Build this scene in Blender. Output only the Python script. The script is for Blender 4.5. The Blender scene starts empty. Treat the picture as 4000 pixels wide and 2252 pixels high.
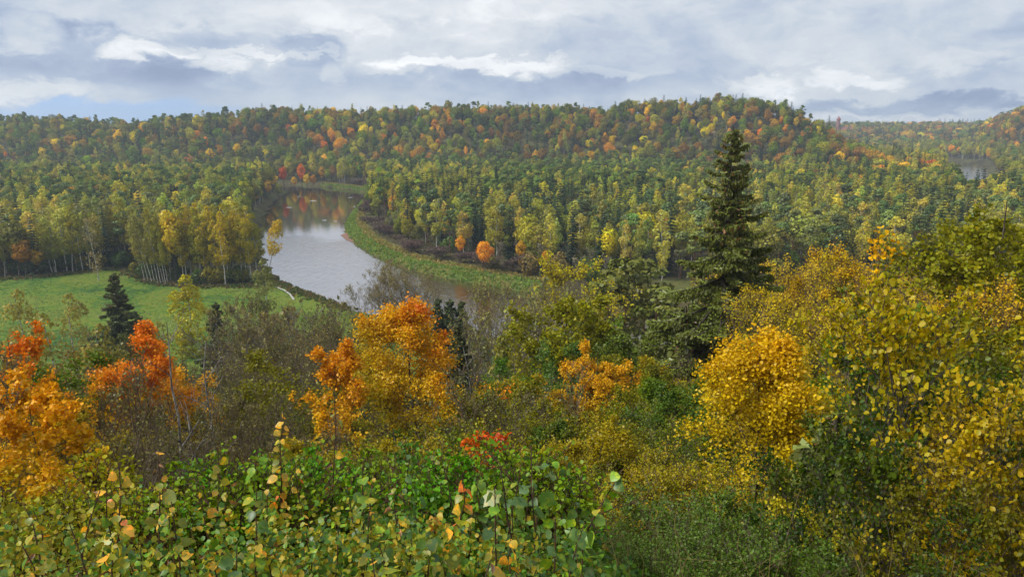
import bpy, math, random
import numpy as np
from mathutils import Vector, Matrix

R = math.radians
SC = bpy.context.scene
COL = SC.collection

# ------------------------------------------------------------------ camera
EYE = 62.0                      # metres above the river
PITCH = R(13.3)
FPX = 2773.0                    # focal length in pixels of a 4000 px wide picture
cam = bpy.data.cameras.new('camera')
cam.sensor_width = 36.0
cam.lens = 36.0 * FPX / 4000.0
cam.clip_start = 0.05
cam.clip_end = 20000.0
cam_o = bpy.data.objects.new('camera', cam)
cam_o.location = (0, 0, EYE)
cam_o.rotation_euler = (R(90) - PITCH, 0, 0)
COL.objects.link(cam_o)
SC.camera = cam_o

# ------------------------------------------------------------------ light
SUN_EL, SUN_AZ = R(44), R(256)        # azimuth clockwise from +Y (north)
EXPOSURE = 1.5
SC.view_settings.view_transform = 'Standard'
SC.view_settings.look = 'None'
SC.view_settings.exposure = EXPOSURE
SC.view_settings.gamma = 1.0
SC.view_settings.use_curve_mapping = False
SC.cycles.max_bounces = 5
SC.cycles.diffuse_bounces = 3
SC.cycles.glossy_bounces = 2
SC.cycles.transmission_bounces = 2
SC.cycles.transparent_max_bounces = 6
SC.cycles.volume_bounces = 0
SC.cycles.caustics_reflective = False
SC.cycles.caustics_refractive = False
SC.cycles.use_denoising = True
SC.cycles.use_adaptive_sampling = False

sun = bpy.data.lights.new('sun', 'SUN')
sun.energy = 1.35
sun.angle = R(22)
sun.color = (1.0, 0.975, 0.94)
sun_o = bpy.data.objects.new('sun', sun)
sd = Vector((math.sin(SUN_AZ) * math.cos(SUN_EL), math.cos(SUN_AZ) * math.cos(SUN_EL), math.sin(SUN_EL)))
sun_o.rotation_euler = sd.to_track_quat('Z', 'Y').to_euler()
sun_o.location = (0, 0, 300)
COL.objects.link(sun_o)


def lin(r, g, b):
    f = lambda c: (c / 255.0) / 12.92 if c <= 10 else ((c / 255.0 + 0.055) / 1.055) ** 2.4
    return (f(r), f(g), f(b))


def leafc(c):
    """autumn leaf reflectance: turning leaves keep some green and blue beside the red"""
    r, g, b = c
    if r > g: g, b = g * (1 + .62 * (1 - g / r)), b * (1 + .5 * (1 - g / r))
    l = .3 * r + .6 * g + .1 * b
    return tuple(max(.004, l + (q - l) * 1.22) for q in (r, g, b))


class NT:
    """small helper to write node trees"""
    def __init__(s, tree):
        s.t = tree; s.n = tree.nodes; s.l = tree.links

    def new(s, typ, **kw):
        n = s.n.new(typ)
        for k, v in kw.items():
            setattr(n, k, v)
        return n

    def put(s, sock, v):
        if isinstance(v, bpy.types.NodeSocket):
            s.l.new(v, sock)
        else:
            sock.default_value = v

    def math(s, op, a, b=None, c=None, clamp=False):
        n = s.new('ShaderNodeMath', operation=op, use_clamp=clamp)
        s.put(n.inputs[0], a)
        if b is not None: s.put(n.inputs[1], b)
        if c is not None: s.put(n.inputs[2], c)
        return n.outputs[0]

    def mix(s, fac, a, b, blend='MIX'):
        n = s.new('ShaderNodeMix', data_type='RGBA', blend_type=blend)
        s.put(n.inputs[0], fac)
        s.put(n.inputs[6], a if isinstance(a, bpy.types.NodeSocket) else (*a, 1))
        s.put(n.inputs[7], b if isinstance(b, bpy.types.NodeSocket) else (*b, 1))
        return n.outputs[2]

    def noise(s, vec, scale, detail=4, rough=0.5, dist=0.0):
        n = s.new('ShaderNodeTexNoise')
        if vec is not None: s.put(n.inputs['Vector'], vec)
        n.inputs['Scale'].default_value = scale
        n.inputs['Detail'].default_value = detail
        n.inputs['Roughness'].default_value = rough
        n.inputs['Distortion'].default_value = dist
        return n

    def ramp(s, fac, stops):
        n = s.new('ShaderNodeValToRGB')
        s.put(n.inputs[0], fac)
        e = n.color_ramp.elements
        while len(e) < len(stops): e.new(0.5)
        for el, (p, c) in zip(e, stops):
            el.position = p; el.color = (*c, 1)
        return n.outputs[0]

    def smooth(s, v, a, b):
        n = s.new('ShaderNodeMapRange', interpolation_type='SMOOTHSTEP')
        s.put(n.inputs[0], v); n.inputs[1].default_value = a; n.inputs[2].default_value = b
        return n.outputs[0]


# ------------------------------------------------------------------ sky: broken layers of cloud
world = bpy.data.worlds.new('World')
SC.world = world
world.use_nodes = True
w = NT(world.node_tree)
w.n.clear()
tc = w.new('ShaderNodeTexCoord')
D3 = tc.outputs['Generated']
sep = w.new('ShaderNodeSeparateXYZ'); w.put(sep.inputs[0], D3)
dx, dy, dz = sep.outputs
mp = w.new('ShaderNodeMapping'); w.put(mp.inputs[0], D3)
mp.inputs['Scale'].default_value = (1.0, 1.0, 2.1)
mp.inputs['Rotation'].default_value = (0, R(-7), 0)
V = mp.outputs[0]
warp = w.noise(V, 9.0, 5, 0.55)
wadd = w.new('ShaderNodeVectorMath', operation='MULTIPLY_ADD')
w.put(wadd.inputs[0], warp.outputs['Color']); wadd.inputs[1].default_value = (0.09, 0.09, 0.09)
w.put(wadd.inputs[2], V)
big = w.noise(wadd.outputs[0], 3.6, 9, 0.56)
fine = w.noise(wadd.outputs[0], 13.0, 8, 0.62)
nval = w.math('ADD', w.math('MULTIPLY', big.outputs[0], 0.72), w.math('MULTIPLY', fine.outputs[0], 0.30))
nval = w.math('SUBTRACT', nval, 0.02)
# large masses and gaps of this cloud deck, by bearing (x/y) and elevation, edges broken by the noise
ax = w.math('DIVIDE', dx, w.math('MAXIMUM', dy, 0.05))
wx = w.math('MULTIPLY', w.math('SUBTRACT', warp.outputs[0], 0.5), 0.20)
wz = w.math('MULTIPLY', w.math('SUBTRACT', fine.outputs[0], 0.5), 0.085)
AX = w.math('ADD', ax, wx)
EL = w.math('ADD', w.math('DIVIDE', dz, w.math('MAXIMUM', dy, 0.05)), wz)
front = w.smooth(dy, 0.1, 0.4)


def cloud_mass(px, py, hx, hy, amt, tilt=0.0):
    global nval
    x0, z0 = (px - 2000) / 2773 / 1.03, (470 - py) / 2773 / 1.03
    a, b = hx / 2773, hy / 2773
    ddx = w.math('SUBTRACT', AX, x0)
    ddz = w.math('SUBTRACT', EL, z0)
    if tilt:
        ddz = w.math('SUBTRACT', ddz, w.math('MULTIPLY', ddx, tilt))
    q = w.math('ADD', w.math('POWER', w.math('ABSOLUTE', w.math('DIVIDE', ddx, a)), 2.0),
               w.math('POWER', w.math('ABSOLUTE', w.math('DIVIDE', ddz, b)), 2.0))
    m = w.smooth(q, 1.6, 0.25)
    nval = w.math('ADD', nval, w.math('MULTIPLY', w.math('MULTIPLY', m, front), amt))


for args in [(280, 225, 640, 125, -0.15, -0.22), (1120, 320, 560, 70, -0.06, -0.06), (760, 165, 150, 55, -0.10),
             (1205, 205, 110, 70, -0.11), (2250, 330, 420, 55, -0.07), (2900, 150, 700, 160, -0.02),
             (3650, 420, 700, 38, -0.19), (3500, 330, 700, 60, -0.05),
             (590, 205, 150, 36, 0.22), (840, 262, 110, 34, 0.16), (1000, 214, 330, 14, 0.12), (1250, 300, 60, 50, 0.08),
             (1900, 258, 420, 34, 0.20), (2320, 300, 260, 24, 0.12), (1560, 285, 150, 30, 0.10), (900, 90, 600, 60, 0.05),
             (2960, 335, 190, 34, 0.16), (3330, 305, 150, 26, 0.15), (3720, 255, 200, 45, 0.09),
             (150, 140, 130, 60, 0.13), (120, 365, 420, 30, 0.10), (3500, 452, 620, 14, 0.12), (1700, 60, 600, 60, 0.05)]:
    cloud_mass(*args)
clouds = w.ramp(nval, [(0.28, lin(142, 157, 184)), (0.40, lin(172, 185, 205)), (0.49, lin(194, 203, 214)),
                       (0.57, lin(211, 216, 222)), (0.67, lin(230, 234, 238)), (0.80, lin(250, 251, 251))])
sky = w.new('ShaderNodeTexSky', sky_type='NISHITA')
sky.sun_disc = False
sky.sun_elevation = SUN_EL
sky.sun_rotation = SUN_AZ
sky.altitude = 60
sv = w.new('ShaderNodeVectorMath', operation='ADD'); w.put(sv.inputs[0], D3); sv.inputs[1].default_value = (0, 0, 0.30)
svn = w.new('ShaderNodeVectorMath', operation='NORMALIZE'); w.put(svn.inputs[0], sv.outputs[0])
w.put(sky.inputs[0], svn.outputs[0])
skyc = w.mix(1.0, sky.outputs[0], (0.17, 0.17, 0.17), 'MULTIPLY')
# clear air shows only as a thin strip under the deck, low in the north-west
q1 = w.math('ADD', w.math('POWER', w.math('ABSOLUTE', w.math('DIVIDE', w.math('SUBTRACT', AX, -0.62), 0.30)), 2.0),
            w.math('POWER', w.math('ABSOLUTE', w.math('DIVIDE', w.math('SUBTRACT', EL, 0.004), 0.022)), 2.0))
clear = w.math('MULTIPLY', w.math('MULTIPLY', w.smooth(q1, 1.3, 0.3), front), 0.85)
skycol = w.mix(clear, clouds, skyc)
bg = w.new('ShaderNodeBackground')
w.put(bg.inputs[0], skycol)
bg.inputs[1].default_value = 0.41
wo = w.new('ShaderNodeOutputWorld')
w.l.new(bg.outputs[0], wo.inputs[0])

# ------------------------------------------------------------------ picture <-> place
cP, sP = math.cos(PITCH), math.sin(PITCH)


def ray(px, py):
    u, v = (px - 2000.0) / FPX, (1126.0 - py) / FPX
    return np.array((u, cP + v * sP, -sP + v * cP))


def on_level(px, py, z=0.0):
    d = ray(px, py)
    t = (z - EYE) / d[2]
    return d[0] * t, d[1] * t


def at_depth(px, py, y):
    d = ray(px, py)
    t = y / d[1]
    return d[0] * t, y, EYE + d[2] * t


# ------------------------------------------------------------------ terrain
LEFT_BANK = [on_level(*p) for p in [(2100, 1345), (1900, 1325), (1700, 1290), (1500, 1252), (1351, 1206), (1200, 1150), (1095, 1106),
                                    (1040, 1050), (1022, 994), (1012, 916), (1022, 850), (1060, 785), (1105, 757), (1138, 740)]]
RIGHT_BANK = [on_level(*p) for p in [(2300, 1180), (2100, 1150), (1942, 1120), (1800, 1096), (1640, 1062), (1530, 1029), (1440, 985), (1375, 940),
                                     (1350, 895), (1357, 855), (1400, 805), (1432, 768), (1428, 751), (1380, 740), (1250, 728), (1160, 722)]]
down_out = [(60, 186), (160, 178), (300, 210), (410, 330), (432, 500), (445, 640), (528, 790), (600, 900), (664, 1000), (700, 1080), (690, 1250), (680, 1450)]
down_in = [(632, 1450), (638, 1250), (640, 1100), (610, 1000), (540, 890), (462, 760), (396, 650), (380, 520), (352, 400), (270, 262), (150, 232), (70, 238)]
up_in = [(-330, 728), (-500, 735), (-720, 730)]
up_out = [(-720, 684), (-500, 688), (-340, 676)]
RIVER = np.array(down_out[::-1] + LEFT_BANK + up_out[::-1] + up_in[::-1] + RIGHT_BANK[::-1] + down_in[::-1])
# smooth the outline (Chaikin)
for _ in range(2):
    a, b = RIVER, np.roll(RIVER, -1, 0)
    RIVER = np.stack((a * .75 + b * .25, a * .25 + b * .75), 1).reshape(-1, 2)

MEADOW = np.array([on_level(*p, 3.0) for p in [(-500, 1120), (60, 1092), (330, 1066), (420, 1052), (500, 1056), (560, 1100), (640, 1116), (780, 1126),
                                               (900, 1122), (985, 1124), (1040, 1092), (1095, 1112), (1200, 1156), (1351, 1212), (1500, 1262), (1700, 1305), (1900, 1342),
                                               (2150, 1368), (2250, 1720), (1200, 1760), (-100, 1760), (-900, 1560)]])


def poly_sd(P, x, y):
    """signed distance to polygon, negative inside"""
    shp = x.shape
    x, y = x.ravel(), y.ravel()
    d2 = np.full(x.shape, 1e18); inside = np.zeros(x.shape, bool)
    n = len(P)
    for i in range(n):
        x0, y0 = P[i]; x1, y1 = P[(i + 1) % n]
        ex, ey = x1 - x0, y1 - y0
        t = np.clip(((x - x0) * ex + (y - y0) * ey) / (ex * ex + ey * ey + 1e-9), 0, 1)
        d2 = np.minimum(d2, (x - x0 - t * ex) ** 2 + (y - y0 - t * ey) ** 2)
        if y0 != y1:
            c = ((y0 > y) != (y1 > y)) & (x < (x1 - x0) * (y - y0) / (y1 - y0) + x0)
            inside ^= c
    d = np.sqrt(d2)
    return np.where(inside, -d, d).reshape(shp)


def sstep(t):
    t = np.clip(t, 0, 1)
    return t * t * (3 - 2 * t)


def vnoise(x, y, s, seed=0):
    """value noise, 0..1"""
    x, y = np.asarray(x, float) / s + 137.3 * seed, np.asarray(y, float) / s + 71.7 * seed
    xi, yi = np.floor(x), np.floor(y)
    fx, fy = x - xi, y - yi
    fx, fy = fx * fx * (3 - 2 * fx), fy * fy * (3 - 2 * fy)
    h = lambda a, b: np.modf(np.abs(np.sin(a * 127.1 + b * 311.7 + seed * 17.0) * 43758.5453))[0]
    return (h(xi, yi) * (1 - fx) + h(xi + 1, yi) * fx) * (1 - fy) + (h(xi, yi + 1) * (1 - fx) + h(xi + 1, yi + 1) * fx) * fy


SLOPE_Y = [-60, -2, 0.9, 2.4, 4.5, 7, 10, 20, 40, 60, 80, 100, 114, 126, 260]
SLOPE_Z = [61, 60.5, 60.3, 59.85, 58.75, 56.9, 54.4, 47.5, 37.0, 27.5, 18, 9.5, 4.6, 3.2, 3.0]
HILL_X = [-900, -640, -480, -400, -330, -31, 122, 146, 268, 315, 350, 386, 420, 460]
HILL_H = [44, 43, 37, 46, 55, 60, 57, 65, 67, 56, 40, 18, 2, 0]


def y_eff(x, y):
    return y - 0.22 * np.clip(x, 0, 60) + 0.10 * np.clip(-x, 0, 60)


def height(x, y):
    x, y = np.asarray(x, float), np.asarray(y, float)
    z = np.interp(y_eff(x, y), SLOPE_Y, SLOPE_Z)
    z = z - 2.2 * sstep((x - .1 - .05 * y) / 2.2) * sstep((y - 2.2) / 3) * sstep((16 - y) / 8)
    near = y < 320
    z = z + np.where(near, (vnoise(x, y, 9, 1) - .5) * 1.4 * sstep((y - 8) / 20) * sstep((118 - y_eff(x, y)) / 20), 0)
    foot = 752 - 75 * sstep((x - 90) / 250) + (vnoise(x, y, 90, 2) - .5) * 30
    hc = np.interp(x + (vnoise(x, y, 60, 3) - .5) * 20, HILL_X, HILL_H)
    hill = hc * sstep((y - foot) / 165) ** 0.9 + (vnoise(x, y, 70, 4) - .5) * 7 * sstep((y - foot) / 165)
    far = (30 * sstep((y - 1480) / 480) + (vnoise(x, y, 240, 5) - .5) * 9 * sstep((y - 1480) / 480)) * sstep((x - 250) / 300)
    rh = (66 + (vnoise(x, y, 90, 6) - .5) * 14) * sstep((x - 785 - (y - 1250) * .45) / 150) * sstep((y - 1090) / 120) * sstep((1800 - y) / 300)
    z = np.where(y > 260, np.maximum(np.maximum(3.0 + np.maximum(hill, 0), 3 + far), 3 + rh), z)
    z = z + np.where((y > 300), (vnoise(x, y, 30, 7) - .5) * .8, 0)
    sd = poly_sd(RIVER, x, y)
    bank = -1.6 + 4.6 * sstep((sd + 1.5) / 6.0)
    z = np.where((sd < 4.6) & (y > 120), np.minimum(z, bank), z)
    return z


# ------------------------------------------------------------------ mesh helper
class Geo:
    def __init__(s):
        s.c = []

    def add(s, verts, faces, mat=0, col=None):
        verts = np.asarray(verts, np.float32).reshape(-1, 3)
        faces = np.asarray(faces, np.int32)
        if len(faces) == 0: return s
        if col is None: col = np.ones((len(faces), 3), np.float32)
        col = np.asarray(col, np.float32)
        if col.ndim == 1: col = np.tile(col, (len(faces), 1))
        s.c.append((verts, faces, np.full(len(faces), mat, np.int32), col))
        return s

    def join(s, o, matmap=None):
        for v, f, m, c in o.c:
            s.c.append((v, f, m if matmap is None else np.array(matmap, np.int32)[m], c))
        return s

    def tris(s):
        return sum(len(f) * (f.shape[1] - 2) for _, f, _, _ in s.c)

    def mesh(s, name, mats, smooth=False):
        me = bpy.data.meshes.new(name)
        vs = np.concatenate([c[0] for c in s.c]); off = 0
        li, ls, lt, ms, cs = [], [], [], [], []
        pos = 0
        for v, f, m, c in s.c:
            li.append((f + off).ravel())
            k = f.shape[1]
            ls.append(np.arange(len(f)) * k + pos)
            pos += f.size
            ms.append(m); cs.append(c)
            off += len(v)
        li = np.concatenate(li).astype(np.int32); ls = np.concatenate(ls).astype(np.int32)
        me.vertices.add(len(vs)); me.vertices.foreach_set('co', vs.ravel())
        me.loops.add(len(li)); me.loops.foreach_set('vertex_index', li)
        me.polygons.add(len(ls)); me.polygons.foreach_set('loop_start', ls)
        me.polygons.foreach_set('material_index', np.concatenate(ms))
        if smooth: me.polygons.foreach_set('use_smooth', np.ones(len(ls), bool))
        for m in mats: me.materials.append(m)
        a = me.attributes.new('lc', 'FLOAT_COLOR', 'FACE')
        cc = np.concatenate(cs)
        a.data.foreach_set('color', np.concatenate((cc, np.ones((len(cc), 1), np.float32)), 1).astype(np.float32).ravel())
        me.update(calc_edges=True)
        return me


def link(name, data, parent=None, label=None, cat=None, group=None, kind=None, loc=None, rotz=None, scale=None, color=None):
    o = bpy.data.objects.new(name, data)
    if parent is not None: o.parent = parent
    if label: o['label'] = label
    if cat: o['category'] = cat
    if group: o['group'] = group
    if kind: o['kind'] = kind
    if loc is not None: o.location = loc
    if rotz is not None: o.rotation_euler = (0, 0, rotz)
    if scale is not None: o.scale = scale
    if color is not None: o.color = (*color, 1)
    COL.objects.link(o)
    return o


# ------------------------------------------------------------------ materials
def mat(name):
    m = bpy.data.materials.new(name); m.use_nodes = True
    t = NT(m.node_tree); t.n.clear()
    out = t.new('ShaderNodeOutputMaterial')
    return m, t, out


def foliage(name, source, trans=0.28, gloss=0.015, vein=False):
    m, t, out = mat(name)
    lc = t.new('ShaderNodeAttribute', attribute_name='lc', attribute_type='GEOMETRY').outputs['Color']
    if source == 'object':
        tint = t.new('ShaderNodeObjectInfo').outputs['Color']
    else:
        tint = t.new('ShaderNodeAttribute', attribute_name='tint', attribute_type='INSTANCER').outputs['Color']
    c = t.mix(1.0, tint, lc, 'MULTIPLY')
    if vein:
        g = t.new('ShaderNodeTexCoord').outputs['Object']
        rnd = t.new('ShaderNodeObjectInfo').outputs['Random']
        mv = t.new('ShaderNodeVectorMath', operation='ADD'); t.put(mv.inputs[0], g)
        cmb = t.new('ShaderNodeCombineXYZ')
        t.put(cmb.inputs[0], t.math('MULTIPLY', rnd, 9.0)); t.put(cmb.inputs[1], t.math('MULTIPLY', rnd, 23.0))
        t.put(mv.inputs[1], cmb.outputs[0])
        n1 = t.noise(mv.outputs[0], 2.2, 3, 0.6).outputs[0]
        n2 = t.noise(mv.outputs[0], 11.0, 3, 0.6).outputs[0]
        yel = t.mix(1.0, c, (2.6, 1.55, 0.45), 'MULTIPLY')
        c = t.mix(t.math('MULTIPLY', t.smooth(n1, 0.50, 0.66), 0.75), c, yel)
        c = t.mix(t.math('MULTIPLY', t.smooth(n2, 0.64, 0.72), 0.8), c, lin(70, 48, 24))
    d = t.new('ShaderNodeBsdfDiffuse'); t.put(d.inputs[0], c)
    tr = t.new('ShaderNodeBsdfTranslucent')
    t.put(tr.inputs[0], t.mix(1.0, c, (1.15, 1.05, 0.7), 'MULTIPLY'))
    mx = t.new('ShaderNodeMixShader'); mx.inputs[0].default_value = trans
    t.l.new(d.outputs[0], mx.inputs[1]); t.l.new(tr.outputs[0], mx.inputs[2])
    sh = mx.outputs[0]
    if gloss:
        g = t.new('ShaderNodeBsdfGlossy'); g.inputs['Roughness'].default_value = 0.42
        g.inputs[0].default_value = (1, 1, 1, 1)
        m2 = t.new('ShaderNodeMixShader'); m2.inputs[0].default_value = gloss
        t.l.new(sh, m2.inputs[1]); t.l.new(g.outputs[0], m2.inputs[2]); sh = m2.outputs[0]
    t.l.new(sh, out.inputs[0])
    return m


LEAF = foliage('leaf_foliage', 'object')
LEAF_FAR = foliage('leaf_foliage_massed', 'instancer', gloss=0.0)
LEAF_BIG = foliage('broad_leaf', 'object', trans=0.30, gloss=0.035, vein=True)
NEEDLE = foliage('needle_foliage', 'object', trans=0.12, gloss=0.03)
NEEDLE_FAR = foliage('needle_foliage_massed', 'instancer', trans=0.12, gloss=0.0)


def bark(name, c1, c2, scale, stretch=0.25, rough=0.9, lo=0.45, hi=0.6):
    m, t, out = mat(name)
    g = t.new('ShaderNodeTexCoord').outputs['Object']
    mp = t.new('ShaderNodeMapping'); t.put(mp.inputs[0], g); mp.inputs['Scale'].default_value = (1, 1, stretch)
    n = t.noise(mp.outputs[0], scale, 5, 0.65).outputs[0]
    c = t.mix(t.smooth(n, lo, hi), c1, c2)
    b = t.new('ShaderNodeBsdfPrincipled'); t.put(b.inputs['Base Color'], c); b.inputs['Roughness'].default_value = rough
    bp = t.new('ShaderNodeBump'); bp.inputs['Strength'].default_value = 0.6; bp.inputs['Distance'].default_value = 0.02
    t.put(bp.inputs['Height'], n); t.l.new(bp.outputs[0], b.inputs['Normal'])
    t.l.new(b.outputs[0], out.inputs[0])
    return m


BARK = bark('dark_bark', lin(62, 52, 44), lin(98, 86, 74), 6)
BARK_GREY = bark('grey_bark', lin(104, 94, 82), lin(150, 142, 128), 5)
BARK_BIRCH = bark('birch_bark', lin(66, 60, 52), lin(196, 190, 178), 2.2, 1.6, lo=0.38, hi=0.52)
BARK_PINE = bark('pine_bark', lin(96, 66, 48), lin(158, 98, 62), 4)
TWIG = bark('brown_twig', lin(92, 76, 62), lin(128, 110, 92), 4)
TWIG_PURPLE = bark('purple_twig', lin(84, 56, 60), lin(112, 78, 78), 4)
DEADWOOD = bark('dead_wood', lin(92, 86, 80), lin(160, 154, 144), 5)
STEM = bark('plant_stem', lin(70, 48, 34), lin(104, 74, 46), 30)


def ground_mat(name, cols, s1, s2, bump=0.3, bumpscale=3.0):
    m, t, out = mat(name)
    g = t.new('ShaderNodeTexCoord').outputs['Object']
    n1 = t.noise(g, s1, 5, 0.6, 0.6).outputs[0]
    n2 = t.noise(g, s2, 5, 0.65).outputs[0]
    f = t.math('ADD', t.math('MULTIPLY', n1, 0.8), t.math('MULTIPLY', n2, 0.6))
    f = t.math('SUBTRACT', f, 0.2)
    c = t.ramp(f, cols)
    b = t.new('ShaderNodeBsdfPrincipled'); t.put(b.inputs['Base Color'], c)
    b.inputs['Roughness'].default_value = 0.95; b.inputs['Specular IOR Level'].default_value = 0.1
    n3 = t.noise(g, bumpscale, 4, 0.7).outputs[0]
    bp = t.new('ShaderNodeBump'); bp.inputs['Strength'].default_value = bump; bp.inputs['Distance'].default_value = 0.35
    t.put(bp.inputs['Height'], n3); t.l.new(bp.outputs[0], b.inputs['Normal'])
    t.l.new(b.outputs[0], out.inputs[0])
    return m


M_FLOOR = ground_mat('forest_floor', [(0.35, lin(58, 52, 34)), (0.5, lin(84, 76, 46)), (0.62, lin(92, 100, 48)), (0.7, lin(112, 92, 56))], 0.05, 0.6)
M_MEADOW = ground_mat('meadow_grass', [(0.36, lin(58, 88, 38)), (0.44, lin(74, 106, 38)), (0.50, lin(98, 120, 38)), (0.57, lin(114, 122, 46)), (0.63, lin(80, 106, 40)), (0.70, lin(106, 116, 48))], 0.03, 0.5, 0.8, 1.1)
M_BANK = ground_mat('bank_grass', [(0.36, lin(66, 86, 36)), (0.5, lin(90, 102, 44)), (0.6, lin(108, 98, 52)), (0.7, lin(70, 92, 38))], 0.08, 0.5, 0.6, 1.6)


def water_mat():
    m, t, out = mat('river_water')
    g = t.new('ShaderNodeTexCoord').outputs['Object']
    mp = t.new('ShaderNodeMapping'); t.put(mp.inputs[0], g); mp.inputs['Scale'].default_value = (1, 0.42, 1)
    mp.inputs['Rotation'].default_value = (0, 0, R(12))
    n1 = t.noise(mp.outputs[0], 0.55, 4, 0.6, 0.8).outputs[0]
    n2 = t.noise(mp.outputs[0], 2.2, 3, 0.6).outputs[0]
    n0 = t.noise(g, 0.035, 3, 0.5, 0.8).outputs[0]
    # riffles below the bend, a calm pool above it: ripples fade upstream
    sp = t.new('ShaderNodeSeparateXYZ'); t.put(sp.inputs[0], g)
    calm = t.smooth(t.math('ADD', sp.outputs[1], t.math('MULTIPLY', n0, 60.0)), 425.0, 385.0)
    calm = t.math('MAXIMUM', calm, t.smooth(sp.outputs[0], 250.0, 330.0))
    bp = t.new('ShaderNodeBump'); bp.inputs['Distance'].default_value = 0.22
    t.put(bp.inputs['Strength'], t.math('ADD', t.math('MULTIPLY', calm, 0.55), 0.05))
    t.put(bp.inputs['Height'], t.math('ADD', n1, t.math('MULTIPLY', n2, 0.35)))
    fr = t.new('ShaderNodeFresnel'); fr.inputs['IOR'].default_value = 2.0
    t.l.new(bp.outputs[0], fr.inputs['Normal'])
    d = t.new('ShaderNodeBsdfDiffuse'); d.inputs[0].default_value = (*lin(74, 56, 36), 1)
    gl = t.new('ShaderNodeBsdfGlossy'); gl.inputs['Roughness'].default_value = 0.06
    gl.inputs[0].default_value = (0.95, 0.96, 1, 1)
    t.l.new(bp.outputs[0], gl.inputs['Normal'])
    mx = t.new('ShaderNodeMixShader'); t.put(mx.inputs[0], t.math('POWER', fr.outputs[0], 0.5))
    t.l.new(d.outputs[0], mx.inputs[1]); t.l.new(gl.outputs[0], mx.inputs[2])
    t.l.new(mx.outputs[0], out.inputs[0])
    return m


M_WATER = water_mat()


def plain(name, c, rough=0.8):
    m, t, out = mat(name)
    g = t.new('ShaderNodeTexCoord').outputs['Object']
    n = t.noise(g, 1.2, 4, 0.6).outputs[0]
    b = t.new('ShaderNodeBsdfPrincipled'); b.inputs['Roughness'].default_value = rough
    t.put(b.inputs['Base Color'], t.mix(n, tuple(v * .8 for v in c), tuple(min(1, v * 1.2) for v in c)))
    t.l.new(b.outputs[0], out.inputs[0])
    return m


# ------------------------------------------------------------------ ground sheets
def axis(parts):
    out = []
    for a, b, st in parts:
        out += list(np.arange(a, b, st))
    return np.array(out + [parts[-1][1]], float)


def grid_mesh(xs, ys, zf, keep=None):
    X, Y = np.meshgrid(xs, ys)
    Z = zf(X, Y)
    nx, ny = len(xs), len(ys)
    i = np.arange((nx - 1) * (ny - 1)); r, c = i // (nx - 1), i % (nx - 1)
    a = r * nx + c
    F = np.stack((a, a + 1, a + nx + 1, a + nx), 1)
    V = np.stack((X, Y, Z), -1).reshape(-1, 3)
    if keep is not None:
        cx, cy = V[F].mean(1)[:, 0], V[F].mean(1)[:, 1]
        F = F[keep(cx, cy)]
        u, inv = np.unique(F, return_inverse=True)
        V, F = V[u], inv.reshape(-1, 4)
    return V, F


xs = axis([(-3000, -1400, 160), (-1400, -420, 22), (-420, -40, 8), (-40, 40, 2), (40, 420, 8), (420, 1600, 22), (1600, 3000, 140)])
ys = axis([(-300, -10, 40), (-10, 30, 1.2), (30, 130, 3.5), (130, 420, 6), (420, 1000, 11), (1000, 2400, 25), (2400, 3200, 100)])
V, F = grid_mesh(xs, ys, height)
link('terrain', Geo().add(V, F).mesh('terrain', [M_FLOOR], True), kind='structure')
mx0, mx1, my0, my1 = MEADOW[:, 0].min(), MEADOW[:, 0].max(), MEADOW[:, 1].min(), MEADOW[:, 1].max()


def keep_meadow(x, y):
    return (poly_sd(MEADOW, x, y) < (vnoise(x, y, 6, 9) - .5) * 5) & (y_eff(x, y) > 108)


V, F = grid_mesh(np.arange(mx0, mx1, 1.5), np.arange(my0 - 10, my1 + 4, 1.5), lambda x, y: height(x, y) + 0.2, keep_meadow)
V[:, 2] += (vnoise(V[:, 0], V[:, 1], 5, 4) - .5) * .25
link('meadow', Geo().add(V, F).mesh('meadow', [M_MEADOW], True), kind='structure')


# water: one flat sheet filling the channel
def keep_river(x, y):
    return poly_sd(RIVER, x, y) < 4.0


V, F = grid_mesh(np.arange(-720, 880, 5.0), np.arange(165, 1460, 5.0), lambda x, y: np.zeros_like(x), keep_river)
link('river', Geo().add(V, F).mesh('river', [M_WATER], True), kind='structure')

# grassy strip along the right bank (rising from the water to the shrubs)
RB = np.array(RIGHT_BANK[1:-1])
for _ in range(2):
    a, b = RB[:-1], RB[1:]
    RB = np.concatenate((RB[:1], np.stack((a * .75 + b * .25, a * .25 + b * .75), 1).reshape(-1, 2), RB[-1:]))
seg = np.linalg.norm(np.diff(RB, axis=0), axis=1); cum = np.concatenate(([0], np.cumsum(seg)))
tt = np.arange(0, cum[-1], 1.5)
bx, by = np.interp(tt, cum, RB[:, 0]), np.interp(tt, cum, RB[:, 1])
tx, ty = np.gradient(bx), np.gradient(by)
ln = np.hypot(tx, ty); nx_, ny_ = ty / ln, -tx / ln       # away from the water
wid = np.interp(tt / cum[-1], [0, .15, .35, .55, .62, .7, .8, 1], [13, 11.5, 11.5, 10.5, 6.5, 3.5, 7.5, 6])
ww = np.linspace(-0.06, 1, 11)
BX = bx[:, None] + nx_[:, None] * wid[:, None] * ww; BY = by[:, None] + ny_[:, None] * wid[:, None] * ww
BZ = height(BX, BY)
prof = np.interp(ww, [-.06, 0, .12, .4, 1], [-.3, .12, 1.5, 2.6, 3.0])
BZ = np.maximum(BZ + 0.1, prof[None, :] + (vnoise(BX, BY, 4, 3) - .5) * .7)
nr, nc = BX.shape
i = np.arange((nr - 1) * (nc - 1)); r_, c_ = i // (nc - 1), i % (nc - 1); a_ = r_ * nc + c_
F = np.stack((a_, a_ + 1, a_ + nc + 1, a_ + nc), 1)
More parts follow.
